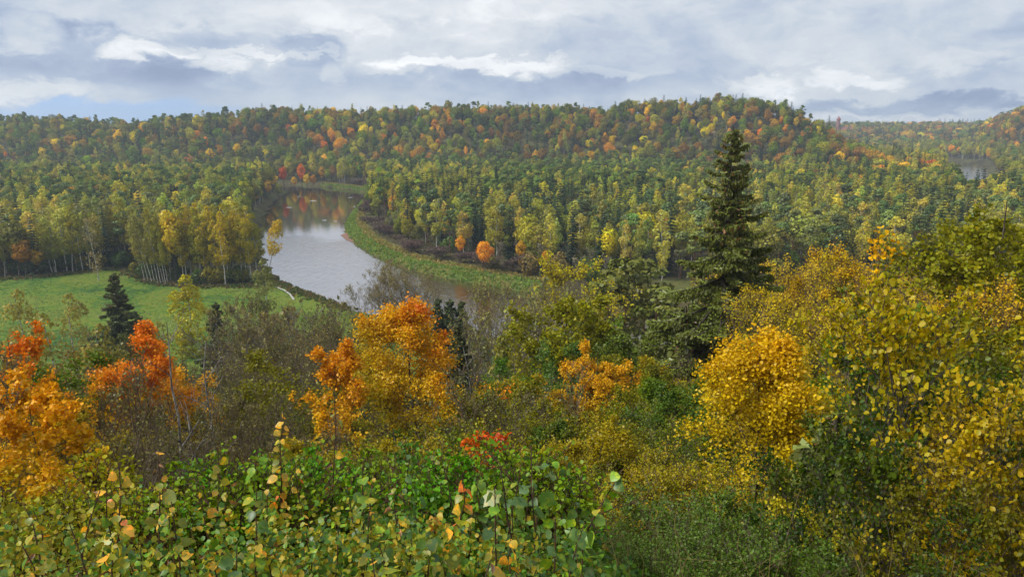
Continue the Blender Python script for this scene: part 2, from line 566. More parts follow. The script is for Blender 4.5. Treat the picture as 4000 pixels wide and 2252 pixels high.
link('river_bank', Geo().add(np.stack((BX, BY, BZ), -1), F).mesh('river_bank', [M_BANK], True), kind='structure')


def norm(v):
    return v / np.maximum(np.linalg.norm(v, axis=-1, keepdims=True), 1e-9)


# ------------------------------------------------------------------ leaf / tube builders (vectorised)
LEAF_SHAPES = {
    'diamond': (np.array([(0, 0, 0), (.5, .45, .10), (0, 1, 0), (-.5, .45, .10)]), np.array([(0, 1, 2, 3)])),
    'oval': (np.array([(0, 0, 0), (.36, .25, .10), (.40, .62, .10), (0, 1, -.05), (-.40, .62, .10), (-.36, .25, .10)]),
             np.array([(0, 1, 2, 3), (0, 3, 4, 5)])),
    'card': (np.array([(-.5, 0, 0), (.45, .12, .12), (.5, 1, 0), (-.4, .85, -.12)]), np.array([(0, 1, 2, 3)])),
    'maple': (np.array([(0, 0, 0), (.5, .18, .06), (.34, .45, .02), (.42, .8, .1), (0, 1, -.06), (-.42, .8, .1), (-.34, .45, .02), (-.5, .18, .06)]),
              np.array([(0, 1, 2), (2, 3, 4), (4, 5, 6), (6, 7, 0), (0, 2, 4), (0, 4, 6)])),
    'needle': (np.array([(-.16, 0, 0), (.16, 0, 0), (.10, 1, -.12), (-.10, 1, -.12)]), np.array([(0, 1, 2, 3)])),
}


def leaves(geo, rng, pos, axis_, nrm, size, shape='diamond', matidx=0, col=None, width=1.0):
    """axis_: leaf length direction, nrm: approximate facing"""
    n = len(pos)
    if n == 0: return
    T, Fc = LEAF_SHAPES[shape]
    A = norm(axis_); N = nrm - (nrm * A).sum(1, keepdims=True) * A; N = norm(N); B = np.cross(A, N)
    s = np.asarray(size).reshape(-1, 1, 1) * np.ones((n, 1, 1))
    V = pos[:, None] + s * (T[None, :, 0:1] * B[:, None] * width + T[None, :, 1:2] * A[:, None] + T[None, :, 2:3] * N[:, None])
    k = len(T)
    F = (Fc[None] + (np.arange(n) * k)[:, None, None]).reshape(-1, Fc.shape[1])
    if col is not None: col = np.repeat(np.asarray(col).reshape(n, 3), len(Fc), 0)
    geo.add(V, F, matidx, col)


def tubes(geo, P, Rr, sides=4, matidx=0, col=None):
    """P (B,n,3), Rr (B,n)"""
    P = np.asarray(P, float); Rr = np.asarray(Rr, float)
    if len(P) == 0: return
    Bn, n, _ = P.shape
    T = norm(np.gradient(P, axis=1))
    ref = np.where(np.abs(T[..., 2:3]) > .85, np.array([1., 0, 0]), np.array([0, 0, 1.]))
    U = norm(np.cross(T, ref)); W = np.cross(T, U)
    ang = np.arange(sides) / sides * 2 * np.pi
    ring = P[:, :, None] + Rr[:, :, None, None] * (np.cos(ang)[:, None] * U[:, :, None] + np.sin(ang)[:, None] * W[:, :, None])
    i = np.arange(n - 1)[:, None] * sides; j = np.arange(sides)[None]
    a = i + j; b = i + (j + 1) % sides
    Fq = np.stack((a, b, b + sides, a + sides), -1).reshape(-1, 4)
    F = (Fq[None] + (np.arange(Bn) * n * sides)[:, None, None]).reshape(-1, 4)
    geo.add(ring, F, matidx, col)


def rdir(rng, n):
    return norm(rng.normal(size=(n, 3)))


def shade(rng, n, lo=.78, hi=1.22, hue=.08):
    b = rng.uniform(lo, hi, (n, 1)); h = rng.normal(0, hue, (n, 1))
    return np.clip(np.concatenate((b * (1 + h), b, b * (1 - h * .5)), 1), .02, 3)


class Tree:
    """geometry of one kind of tree: woody part and crown, height 1 unit = 1 m"""
    def __init__(s, name, H, wood, crown, bark, leafm, leaf_far):
        s.name, s.H, s.wood, s.crown = name, H, wood, crown
        s.bark, s.leafm, s.leaf_far = bark, leafm, leaf_far
        s._m = {}

    def part(s, which):
        if which not in s._m:
            if which == 'trunk': s._m[which] = s.wood.mesh(s.name + '_trunk', [s.bark], True)
            elif which == 'crown': s._m[which] = s.crown.mesh(s.name + '_crown', [s.leafm])
            else:
                g = Geo().join(s.wood, [0]).join(s.crown, [1])
                s._m[which] = g.mesh(s.name + '_' + which, [s.bark, s.leafm if which == 'whole' else s.leaf_far])
        return s._m[which]


def trunk_tube(geo, rng, H, r, top=1.0, bend=.02, n=8, sides=7):
    z = np.linspace(0, top * H, n)
    o = np.cumsum(rng.normal(0, bend * H / n, (n, 2)), 0); o -= o[0]
    P = np.concatenate((o, z[:, None]), 1)
    rr = r * (1 - np.linspace(0, 1, n) * .82); rr[0] *= 1.35
    P[0, 2] = -1.0
    tubes(geo, P[None], rr[None], sides)
    return P


def limbs(geo, rng, P, H, n, z0, z1, reach, rise, r, sides=4):
    """n limbs leaving the stem P between z0 and z1"""
    zs = rng.uniform(z0, z1, n) * H
    st = np.stack([np.interp(zs, P[:, 2], P[:, k]) for k in range(3)], 1)
    an = rng.uniform(0, 2 * np.pi, n); L = reach * rng.uniform(.6, 1.1, n)
    out = np.stack((np.cos(an), np.sin(an), np.zeros(n)), 1)
    t = np.linspace(0, 1, 4)[None, :, None]
    Q = st[:, None] + out[:, None] * L[:, None, None] * t + np.array([0, 0, 1.])[None, None] * (rise * L)[:, None, None] * t ** 1.6
    Q = Q + rng.normal(0, .05, Q.shape) * L[:, None, None] * t
    tubes(geo, Q, r * np.array([1, .75, .5, .2])[None] * rng.uniform(.6, 1, (n, 1)), sides)
    return Q


def lobed(geo, rng, centres, rad, ncards, csize, flat=1.0, shape='card', droop=0.0, jit=.42, inward=None):
    centres, rad = np.asarray(centres), np.asarray(rad)
    wgt = rad ** 2; wgt = wgt / wgt.sum()
    li = rng.choice(len(rad), ncards, p=wgt)
    d = rdir(rng, int(ncards))
    mid = centres.mean(0)
    d[:, 2] = np.where(rng.random(ncards) < .62, np.abs(d[:, 2]), d[:, 2])
    outw = norm(centres[li] - mid + 1e-6)
    flip = (d * outw).sum(1) < -.45
    d[flip] = -d[flip]
    sc = np.array([1, 1, flat])
    pos = centres[li] + d * sc * (rad[li] * rng.uniform(.72, 1.08, ncards))[:, None]
    nr = norm(d + jit * rdir(rng, ncards))
    ax = norm(np.cross(nr, rdir(rng, ncards))); ax[:, 2] -= droop; ax = norm(ax)
    lobe_b = rng.uniform(.90, 1.10, (len(rad), 1)) * np.concatenate((1 + rng.normal(0, .05, (len(rad), 1)), np.ones((len(rad), 1)), np.ones((len(rad), 1))), 1)
    col = shade(rng, ncards, .82, 1.18, .04) * lobe_b[li]
    leaves(geo, rng, pos, ax, nr, csize * rng.uniform(.6, 1.3, ncards), shape, 0, col)


def make_broadleaf(seed, H=20, W=10, base=.28, nl=24, cards=1500, cs=.62):
    rng = np.random.default_rng(seed)
    wood, cr = Geo(), Geo()
    P = trunk_tube(wood, rng, H, .26, .78)
    d = rdir(rng, nl); d[:, 2] = d[:, 2] * .9 + .12
    cz = H * (base + (1 - base) * .52); ex = np.array([W / 2, W / 2, H * (1 - base) / 2])
    rad = rng.uniform(.17, .30, nl) * W
    c = np.array([0, 0, cz]) + d * (ex - rad.mean() * .75) * rng.uniform(.55, 1.0, (nl, 1))
    c[0] = (0, 0, H - rad[0])
    c[1] = (0, 0, cz + H * .05); rad[1] = W * .34
    c[2] = (0, 0, cz - H * (1 - base) * .2); rad[2] = W * .30
    lobed(cr, rng, c, rad, cards, cs)
    limbs(wood, rng, P, H, 9, .25, .68, W * .42, .8, .12)
    return Tree('broadleaf', H, wood, cr, BARK, LEAF, LEAF_FAR)


def make_birch(seed, H=24, W=6.5, base=.38, cards=1300, cs=.5, bare=.0):
    rng = np.random.default_rng(seed)
    wood, cr = Geo(), Geo()
    P = trunk_tube(wood, rng, H, .21, .97, .05, 10)
    nl = 26
    z = rng.uniform(base, .97, nl); z[0] = .97
    prof = np.interp(z, [base, base + .18, .7, .9, 1], [.35, .95, .9, .5, .12]) * W / 2
    an = rng.uniform(0, 6.28, nl)
    rad = rng.uniform(.14, .24, nl) * W * np.interp(z, [base, .8, 1], [1, 1, .6])
    rr = np.maximum(prof - rad * .6, 0) * rng.uniform(.4, 1, nl)
    c = np.stack((np.cos(an) * rr, np.sin(an) * rr, z * H - rad * .4), 1)
    lobed(cr, rng, c, rad, int(cards * (1 - bare)), cs, 1.35, 'card', .5, .8)
    limbs(wood, rng, P, H, 10 + int(34 * bare), .35, .9, W * .42, 1.5, .035, 3)
    return Tree('birch', H, wood, cr, BARK_BIRCH, LEAF, LEAF_FAR)


def make_pine(seed, H=23, W=7, base=.52, cards=1300, cs=.5):
    rng = np.random.default_rng(seed)
    wood, cr = Geo(), Geo()
    P = trunk_tube(wood, rng, H, .22, .93, .03)
    nl = 20
    z = rng.uniform(base, .95, nl); z[0] = .95
    prof = np.interp(z, [base, base + .15, .78, .92, 1], [.6, .95, .9, .6, .25]) * W / 2
    an = rng.uniform(0, 6.28, nl); rad = rng.uniform(.15, .25, nl) * W
    rr = np.maximum(prof - rad * .5, 0) * rng.uniform(.5, 1, nl)
    c = np.stack((np.cos(an) * rr, np.sin(an) * rr, z * H), 1)
    lobed(cr, rng, c, rad, cards, cs, .55, 'card', -.25, .7)
    limbs(wood, rng, P, H, 14, .4, .9, W * .4, .35, .08, 3)
    return Tree('pine', H, wood, cr, BARK_PINE, NEEDLE, NEEDLE_FAR)


def make_spruce(seed, H=24, W=6.4, base=.06, levels=24, per=9, cs=.5):
    rng = np.random.default_rng(seed)
    wood, cr = Geo(), Geo()
    trunk_tube(wood, rng, H, .24, .96, .01)
    for L in range(levels):
        f = L / (levels - 1); z = H * (base + (1 - base) * f ** .92)
        rad = W / 2 * (1 - f) ** .7 * rng.uniform(.85, 1.1) + .32
        nb = max(4, int(per * (1 - f * .45)))
        for b in range(nb):
            an = rng.uniform(0, 6.28); r = rad * rng.uniform(.72, 1.12)
            k = max(3, int(r / .38))
            t = (np.arange(k) + .5) / k
            o = np.array([math.cos(an), math.sin(an), 0])
            dz_ = -.42 * r * t + .24 * r * t ** 2.5
            pos = o * (r * t)[:, None] + np.array([0, 0, 1]) * (z + dz_)[:, None]
            for sgn in (-1, 1):
                side = np.array([-o[1], o[0], 0]) * sgn
                ax = norm(o * .8 + side * .7 + np.array([0, 0, -.45]) + rng.normal(0, .2, (k, 3)))
                nr = norm(np.array([0, 0, 1.]) + o * .35 + rng.normal(0, .28, (k, 3)))
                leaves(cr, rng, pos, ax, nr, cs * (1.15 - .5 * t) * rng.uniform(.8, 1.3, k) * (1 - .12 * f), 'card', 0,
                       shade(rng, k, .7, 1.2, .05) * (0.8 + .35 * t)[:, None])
    leaves(cr, rng, np.array([[0, 0, H * .985]] * 6), norm(np.array([0, 0, 1.]) + .5 * rdir(rng, 6)), rdir(rng, 6), .5, 'card', 0, shade(rng, 6))
    return Tree('spruce', H, wood, cr, BARK, NEEDLE, NEEDLE_FAR)


# ---- branching skeleton for the trees of the near slope and for bare trees
def skeleton(rng, H, r0, levels, base=.3, spread=.55, up=.35, lenf=.55, top=.98, bend=.05, lean=(0, 0), multi=1):
    """levels: children per branch at each level. returns list of (P (B,4,3), R (B,4)) per level"""
    n0 = 9
    stems = []
    for s in range(multi):
        z = np.linspace(0, top, n0)
        o = np.cumsum(rng.normal(0, bend * H / n0, (n0, 2)), 0); o -= o[0]
        P = np.concatenate((o, (z * H)[:, None]), 1)
        tilt = rng.uniform(.05, .3, 2) * rng.choice([-1, 1], 2) * (multi > 1)
        P[:, 0] += z * H * (lean[0] + tilt[0]); P[:, 1] += z * H * (lean[1] + tilt[1])
        P[0, 2] = -.8
        stems.append((P, r0 * (1 - .9 * z) * (1 if s == 0 else .8)))
    out = [(np.array([p for p, _ in stems]), np.array([r for _, r in stems]))]
    par_P, par_R = out[0]
    plen = np.full(len(par_P), H)
    for lv, nc in enumerate(levels):
        cp, cr_, cl = [], [], []
        for b in range(len(par_P)):
            P, Rr, L = par_P[b], par_R[b], plen[b]
            m = len(P)
            lo = base if lv == 0 else .22
            ts = np.sort(rng.uniform(lo, .99, nc))
            for t in ts:
                q = t * (m - 1); i = min(int(q), m - 2); f = q - i
                st = P[i] * (1 - f) + P[i + 1] * f
                rs = (Rr[i] * (1 - f) + Rr[i + 1] * f)
                pd = P[i + 1] - P[i]; pd = pd / (np.linalg.norm(pd) + 1e-9)
                a = rng.uniform(0, 6.28)
                side = np.cross(pd, np.array([math.cos(a), math.sin(a), .37])); side /= np.linalg.norm(side) + 1e-9
                dr = pd * (1 - spread) + side * spread + np.array([0, 0, up * .5]); dr /= np.linalg.norm(dr)
                if lv == 0:
                    ll = H * lenf * (1 - .75 * (t - lo) / (1 - lo)) * rng.uniform(.7, 1.15)
                else:
                    ll = L * .55 * (1.1 - .6 * t) * rng.uniform(.6, 1.2)
                tt_ = np.array([0, .33, .66, 1.])[:, None]
                Q = st + dr * ll * tt_ + np.array([0, 0, up]) * ll * .35 * tt_ ** 2 + rng.normal(0, .06 * ll, (4, 3)) * tt_
                cp.append(Q); cr_.append(rs * .62 * np.array([1, .75, .5, .22])); cl.append(ll)
        par_P, par_R, plen = np.array(cp), np.maximum(np.array(cr_), .004), np.array(cl)
        out.append((par_P, par_R))
    return out


def skel_wood(geo, sk, sides=(8, 5, 4, 3, 3), maxlev=9):
    for i, (P, Rr) in enumerate(sk[:maxlev]):
        tubes(geo, P, Rr, sides[i])


def skel_leaf_points(rng, sk, n, levs, spread):
    P = np.concatenate([sk[l][0][:, -4:] for l in levs])
    b = rng.integers(0, len(P), n); t = rng.uniform(.25, 1.02, n) * 3
    i = np.minimum(t.astype(int), 2); f = (t - i)[:, None]
    p = P[b, i] * (1 - f) + P[b, i + 1] * f
    d = norm(P[b, i + 1] - P[b, i])
    return p + rng.normal(0, spread, (n, 3)), d


def make_near(seed, name, H, W, levels, nleaf, lsize, colf, shape='diamond', bark=BARK, r0=.12, base=.25, spread=.6, up=.4, lenf=.5,
              droop=.35, lean=(0, 0), multi=1, jitter=.12, levs=None, bend=.05, leafm=None, minr=0.0, drop_below=0.0):
    """a tree of the near slope: colf(p01 (n,3), rng) gives leaf colours from the position in the crown"""
    rng = np.random.default_rng(seed)
    sk = skeleton(rng, H, r0, levels, base, spread, up, lenf, bend=bend, lean=lean, multi=multi)
    allP = sk[-1][0].reshape(-1, 3)
    c = allP.mean(0)
    wx_ = np.percentile(np.abs(allP[:, 0] - c[0]), 96) * 2; wy_ = np.percentile(np.abs(allP[:, 1] - c[1]), 96) * 2
    k = W / max((wx_ + wy_) / 2, .1)
    new = []
    for P, Rr in sk:
        Q = P.copy(); Q[..., :2] = Q[..., :2] * k
        zt = allP[:, 2].max(); Q[..., 2] = np.where(Q[..., 2] > 0, Q[..., 2] * H / zt, Q[..., 2])
        new.append((Q, np.maximum(Rr, minr)))
    sk = new
    wood, cr = Geo(), Geo()
    skel_wood(wood, sk)
    levs = levs or [len(sk) - 1, len(sk) - 2]
    p, d = skel_leaf_points(rng, sk, nleaf, levs, jitter)
    keep = p[:, 2] > drop_below * H
    p, d = p[keep], d[keep]; n = len(p)
    p01 = np.stack((p[:, 0] / W, p[:, 1] / W, p[:, 2] / H), 1)
    col = colf(p01, rng)
    ax = norm(d * .5 + rdir(rng, n) * .9 + np.array([0, 0, -droop]))
    nr = norm(np.array([0, 0, .9]) + rdir(rng, n) * .9 + np.array([0, -.25, 0]))
    leaves(cr, rng, p, ax, nr, lsize * rng.uniform(.65, 1.3, n), shape, 0, col)
    return Tree(name, H, wood, cr, bark, leafm or LEAF, LEAF_FAR)


def stand(tree, name, px, pytop, D, label, cat, group=None, rot=None, dz=0.0, color=(1, 1, 1), whole=False, wide=1.0):
    """stand a tree on the ground at depth D with its top where the ray through (px, pytop) passes"""
    x, y, zt = at_depth(px, pytop, D)
    zg = float(height(np.array([x]), np.array([y]))[0]) + dz
    s = max(zt - zg, 1.0) / tree.H
    rot = rot if rot is not None else random.uniform(0, 6.28)
    return put_tree(tree, name, (x, y, zg), s, rot, label, cat, group, color, whole, wide)


def put_tree(tree, name, loc, s, rot, label, cat, group=None, color=(1, 1, 1), whole=False, wide=1.0):
    sc = (s * wide, s * wide, s)
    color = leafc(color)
    if whole:
        return link(name, tree.part('whole'), None, label, cat, group, None, loc, rot, sc, color)
    e = link(name, None, None, label, cat, group, None, loc, rot, sc)
    e.empty_display_size = .5
    link('trunk', tree.part('trunk'), e, color=color)
    if tree.crown.c: link('crown', tree.part('crown'), e, color=color)
    return e


random.seed(5)

# ================================================================== the forest of the valley floor and hillsides
rs = np.random.default_rng(11)
BROAD = [make_broadleaf(1, 21, 11), make_broadleaf(2, 19, 9.5, .32), make_broadleaf(3, 22, 12, .25, 30, 1700), make_broadleaf(4, 18, 8, .35, 20, 1200)]
BIRCH = [make_birch(5, 24, 7.6), make_birch(6, 23, 8.2, .36, 1500), make_birch(7, 25, 6.8, .4, 1200), make_birch(8, 24, 7, .3, 1300, .5, .3)]
PINE = [make_pine(9), make_pine(10, 24, 7.6, .55), make_pine(12, 22, 6.4, .48)]
SPRUCE = [make_spruce(13), make_spruce(14, 25, 6.8, .1, 26, 8), make_spruce(15, 22, 7.4, .03, 22, 10)]


def c_plain(p, rng):
    return shade(rng, len(p), .75, 1.25, .08)


BARE = [make_near(21 + i, 'bare_tree', 17, 9, (9, 6, 5), 260, .35, c_plain, 'card', BARK_GREY, .2, .2, .5, .9, .5, 0, minr=.022, levs=[3]) for i in range(2)]
SHRUB = [make_near(31 + i, 'shrub', 4.2, 5.0, (7, 6), 700, .30, c_plain, 'card', TWIG_PURPLE, .05, .05, .5, .7, .8, 0, multi=5, minr=.02) for i in range(2)]
BUSH = [make_broadleaf(41, 5, 5, .02, 14, 600, .38), make_broadleaf(42, 6, 4.6, .02, 14, 600, .38)]
PROTOS = BROAD + BIRCH + PINE + SPRUCE + BARE + SHRUB + BUSH
IDX = {id(t): i for i, t in enumerate(PROTOS)}

# kind: (models, colours, height range, name, category, phrase)
KIND = {
    'green': (BROAD, [lin(110, 122, 54), lin(98, 112, 50), lin(124, 132, 56)], (15, 23), 'broadleaf_tree', 'broadleaf tree', 'green leafy broadleaf tree'),
    'olive': (BROAD, [lin(132, 128, 66), lin(122, 114, 64), lin(146, 138, 70)], (15, 23), 'broadleaf_tree', 'broadleaf tree', 'olive green broadleaf tree'),
    'rust': (BROAD, [lin(152, 108, 58), lin(140, 98, 56), lin(160, 118, 58)], (14, 22), 'broadleaf_tree', 'broadleaf tree', 'rusty brown autumn broadleaf tree'),
    'orange': (BROAD, [lin(200, 132, 58), lin(194, 122, 60), lin(204, 146, 60)], (13, 20), 'maple_tree', 'maple tree', 'orange autumn maple'),
    'red': (BROAD, [lin(202, 104, 54), lin(190, 92, 54)], (12, 18), 'maple_tree', 'maple tree', 'red autumn maple'),
    'yellow': (BROAD, [lin(212, 178, 56), lin(196, 168, 58), lin(206, 160, 50)], (13, 21), 'aspen_tree', 'aspen tree', 'yellow autumn aspen'),
    'birch': (BIRCH, [lin(160, 156, 82), lin(172, 162, 86), lin(146, 150, 82), lin(178, 158, 86)], (18, 26), 'birch_tree', 'birch tree', 'olive yellow birch'),
    'pine': (PINE, [lin(104, 115, 66), lin(95, 107, 62), lin(113, 122, 69)], (18, 25), 'pine_tree', 'pine tree', 'blue green pine'),
    'spruce': (SPRUCE, [lin(46, 62, 34), lin(52, 68, 38), lin(40, 56, 32)], (20, 29), 'spruce_tree', 'spruce tree', 'dark green spruce'),
    'bare': (BARE, [lin(150, 132, 100), lin(140, 124, 98)], (12, 18), 'leafless_tree', 'leafless tree', 'grey nearly leafless tree'),
}


def zone_mix(x, y, z):
    """kind weights for a tree standing at x, y"""
    n1 = vnoise(x, y, 45, 21); n2 = vnoise(x, y, 70, 22); n3 = vnoise(x, y, 30, 23)
    ax_ = x / y
    if y > 1400:
        return dict(green=2, olive=3, rust=3.5, orange=2.5, yellow=1, pine=2, spruce=2.5, birch=1, red=.4)
    if ax_ > .50 and y > 560:                              # far valley on the right
        if z > 12: return dict(rust=4, olive=2, green=2, spruce=2.5 if n2 > .5 else .5, orange=1.5, red=.5, yellow=.6)
        if 620 < y < 880 and ax_ < .64: return dict(orange=6.0 if n1 > .35 else 2, red=1.2, yellow=5 if n2 > .45 else 1.5, olive=1.6, spruce=.9, birch=.8, green=.6)
        return dict(olive=4, birch=3, green=1.5, pine=2 if n1 > .5 else .4, yellow=.5, orange=.3, bare=.7)
    if z > 7:                                              # hillside
        n4 = vnoise(x, y, 55, 24); n5 = vnoise(x, y, 100, 25)
        h = dict(green=4.2 if n1 > .5 else 2.0, olive=3.0, rust=5.5 if n5 > .5 else 2.0, orange=3.2 if n4 > .62 else .5, yellow=2.2 if n2 > .62 else .5, red=.35 if n4 > .7 else .04,
                 pine=2.4, spruce=1.4, birch=.8, bare=.6)
        if ax_ < -.28: h.update(pine=4.5, green=2.4, rust=1.6, orange=.5, yellow=.6)
        if n3 > .7: h.update(pine=5)
        if z > 54: h.update(spruce=3.2, pine=1.6, rust=3)
        return h
    if ax_ < -.17:                                         # floor, left of the river
        if y < 360: return dict(birch=6.0, olive=1.8, spruce=.9, pine=.8, bare=.7, yellow=.25)
        return dict(birch=2.6, pine=4.0 if n1 > .4 else 2.2, olive=3.0, spruce=.8, yellow=.35, orange=.15, green=1.6, rust=.3)
    if ax_ < .24:                                          # floor, inside of the bend
        if y < 455: return dict(birch=3.4, spruce=4.5 if n3 > .3 else 2.5, olive=.5, pine=1.6)
        if ax_ < -.02 and y < 640: return dict(birch=6, olive=1.5, pine=1.5, spruce=.5)
        return dict(pine=8, birch=.7 if n2 > .35 else 2.2, spruce=.7, olive=.4, green=.4, yellow=.15)
    if y < 520: return dict(birch=3.2, spruce=3.0 if n3 > .45 else 1.0, pine=2.4, olive=1.0, bare=.3)
    return dict(pine=4 if n1 > .35 else 1.5, birch=2, spruce=1.4, olive=1.6, yellow=.5, orange=.35, rust=1.0, green=1.2)


def jgrid(x0, x1, y0, y1, st, seed):
    g = np.random.default_rng(seed)
    X, Y = np.meshgrid(np.arange(x0, x1, st), np.arange(y0, y1, st))
    X = X + g.uniform(-.46, .46, X.shape) * st; Y = Y + g.uniform(-.46, .46, Y.shape) * st
    return X.ravel(), Y.ravel()


pts = []
for (x0, x1, y0, y1, st, sd_) in [(-420, 420, 128, 480, 7.3, 1), (-720, 760, 480, 690, 7.4, 2), (-720, 760, 690, 1000, 9.4, 5), (330, 1300, 1000, 1500, 11.0, 3), (600, 2100, 1500, 2150, 14.0, 4)]:
    X, Y = jgrid(x0, x1, y0, y1, st, sd_)
    pts.append(np.stack((X, Y, np.full(X.shape, st)), 1))
pts = np.concatenate(pts)
ax_ = pts[:, 0] / pts[:, 1]
pts = pts[np.abs(ax_) < .84]
x, y = pts[:, 0], pts[:, 1]
z = height(x, y)
sdr = poly_sd(RIVER, x, y); sdm = poly_sd(MEADOW, x, y)
sdb = poly_sd(np.concatenate((np.stack((bx, by), 1), np.stack((BX[:, -1], BY[:, -1]), 1)[::-1])), x, y)
crest = np.interp(x, [-900, 450, 460], [995, 985, 5000])
ok = (sdr > np.where((y < 420) & (x > -120) & (x < 20), 24, 5)) & (sdm > 2.0) & (sdb > 4) & (y < crest) & ~((y < 240) & (x > -110))
ok &= ~((x > -250) & (x < 300) & (y < 262))
pts, x, y, z = pts[ok], x[ok], y[ok], z[ok]
trees = []
for i in range(len(x)):
    wts = zone_mix(x[i], y[i], z[i])
    ks = list(wts); p = np.array([wts[k] for k in ks], float)
    k = ks[rs.choice(len(ks), p=p / p.sum())]
    md, cols, (h0, h1), nm, cat, ph = KIND[k]
    t = md[rs.integers(len(md))]
    c = np.array(cols[rs.integers(len(cols))]) * rs.uniform(.58, 1.3) * 1.26 * (1 + rs.normal(0, .06, 3))
    h = rs.uniform(h0, h1) * (1 if pts[i, 2] < 9 else rs.uniform(.75, 1.15))
    if pts[i, 2] > 12: wd = pts[i, 2] / 8.6
    elif pts[i, 2] > 9: wd = rs.uniform(.7, 1.4)
    elif pts[i, 2] > 7 and k not in ('spruce',): wd = rs.uniform(.95, 1.3)
    elif k == 'spruce': wd = rs.uniform(.9, 1.2)
    else: wd = rs.uniform(1.05, 1.4)
    pxc = 2000 + FPX * x[i] / (y[i] * cP + (EYE - z[i]) * sP)
    if 3740 < pxc < 3850 and 470 < y[i] < 960:            # open line along the far river reach
        h = min(h, EYE - .080 * y[i] - z[i])
        if h < 2: continue
    if k == 'spruce' and z[i] > 38: h *= .78; wd *= 1.45
    if y[i] > 900 and z[i] > 50 and abs(x[i] / y[i]) < .5: h *= .85
    trees.append([x[i], y[i], z[i], k, t, c, h, wd])

# low growth under the trees along the crest
crest_growth = []
for _ in range(900):
    X_, Y_ = rs.uniform(-720, 400), rs.uniform(845, 990)
    Z_ = float(height(np.array([X_]), np.array([Y_]))[0])
    if Z_ < 30 or abs(X_ / Y_) > .8: continue
    t_ = BUSH[rs.integers(2)]
    crest_growth.append([X_, Y_, Z_, 'bush', t_, np.array([lin(104, 108, 56), lin(128, 104, 60), lin(88, 98, 54)][rs.integers(3)]), rs.uniform(4, 9), 1.5])

# the largest in view (about 300 of each kind) stand as trees of their own, the rest as one mass of forest
LIM = dict(pine=280, spruce=250, birch=280, green=105, olive=90, rust=95, orange=200, red=55, yellow=170, bare=60)
bykind = {}
for T in trees:
    vis = abs(T[0] / T[1]) < .745
    bykind.setdefault(T[3], []).append((T[1] if vis else 1e6 + T[1], T))
mass = []


def where(x, y, z):
    """where a tree stands, told by what it stands on or beside"""
    a = x / y
    if y > 1400: return 'on the distant ridge by the castle'
    if a > .50 and y > 560:
        if z > 12: return 'on the steep far hill beyond the side river'
        return 'by the far loop of the river' if 780 < y < 1050 else 'in the far side valley'
    if z > 7:
        if x > 330: return 'on the descending end of the long hill'
        hz = 'near the crest' if z > 48 else ('halfway up' if z > 24 else 'low on the slope')
        if x > 110: return hz + ' of the domed hill'
        return hz + (' of the long hill behind the river bend' if a > -.38 else ' of the lower ridge beyond the meadow')
    if a < -.17:
        if y < 330: return 'in the front rank of the wood behind the meadow'
        if y < 480: return 'deep in the wood behind the meadow'
        return 'in the valley forest beside the calm river pool' if a > -.40 else 'in the valley forest under the lower ridge'
    if a < .24:
        if y < 330: return 'at the front edge of the wood behind the grassy bank'
        if y < 455: return 'deep in the wood behind the grassy bank'
        return 'in the pine forest below the long hill'
    if y < 380: return 'in the near edge of the forest behind the tall spruce'
    return 'in the forest below the domed hill'


def tone(c, k):
    v = sum(c) / 3; m = np.mean([sum(q) / 3 for q in KIND[k][1]])
    return 'pale ' if v > m * 1.1 else ('deep ' if v < m * .9 else '')


def stature(h, k):
    h0, h1 = KIND[k][2]; f = (h - h0) / (h1 - h0)
    return 'tall ' if f > .66 else ('short ' if f < .33 else '')


nind = 0
for k, lst in bykind.items():
    lst.sort(key=lambda q: q[0])
    for j, (q, T) in enumerate(lst):
        if j < LIM[k] and q < 1e6:
            X, Y, Z, _, t, c, h, wd = T
            _, _, _, nm, cat, ph = KIND[k]
            lab = (stature(h, k) + tone(c, k) + ph + ' ' + where(X, Y, Z)).strip()
            if len(lab.split()) > 16: lab = ph + ' ' + where(X, Y, Z)
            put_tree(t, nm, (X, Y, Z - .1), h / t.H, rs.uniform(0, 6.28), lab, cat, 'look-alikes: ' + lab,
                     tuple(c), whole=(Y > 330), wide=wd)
            nind += 1
        else:
            mass.append(T)
print('trees', len(trees), 'own', nind, 'mass', len(mass))

# the rest: points carrying a model number, turned into trees by geometry nodes
far_col = bpy.data.collections.new('forest_models')
for i, t in enumerate(PROTOS):
    o = bpy.data.objects.new('model_%02d' % i, t.part('far'))
    far_col.objects.link(o)


def forest_group():
    g = bpy.data.node_groups.new('forest', 'GeometryNodeTree')
    g.interface.new_socket('Geometry', in_out='INPUT', socket_type='NodeSocketGeometry')
    g.interface.new_socket('Geometry', in_out='OUTPUT', socket_type='NodeSocketGeometry')
    t = NT(g)
    gi, go = t.new('NodeGroupInput'), t.new('NodeGroupOutput')
    ci = t.new('GeometryNodeCollectionInfo'); ci.inputs['Collection'].default_value = far_col
    ci.inputs['Separate Children'].default_value = True; ci.inputs['Reset Children'].default_value = True
    ip = t.new('GeometryNodeInstanceOnPoints')
    ip.inputs['Pick Instance'].default_value = True

    def attr(nm, typ):
        n = t.new('GeometryNodeInputNamedAttribute', data_type=typ); n.inputs[0].default_value = nm
        return n.outputs[0]
    t.l.new(gi.outputs[0], ip.inputs['Points']); t.l.new(ci.outputs[0], ip.inputs['Instance'])
    t.l.new(attr('model', 'INT'), ip.inputs['Instance Index'])
    t.l.new(attr('turn', 'FLOAT_VECTOR'), ip.inputs['Rotation'])
    t.l.new(attr('size', 'FLOAT_VECTOR'), ip.inputs['Scale'])
    t.l.new(ip.outputs[0], go.inputs[0])
    return g


GN = forest_group()


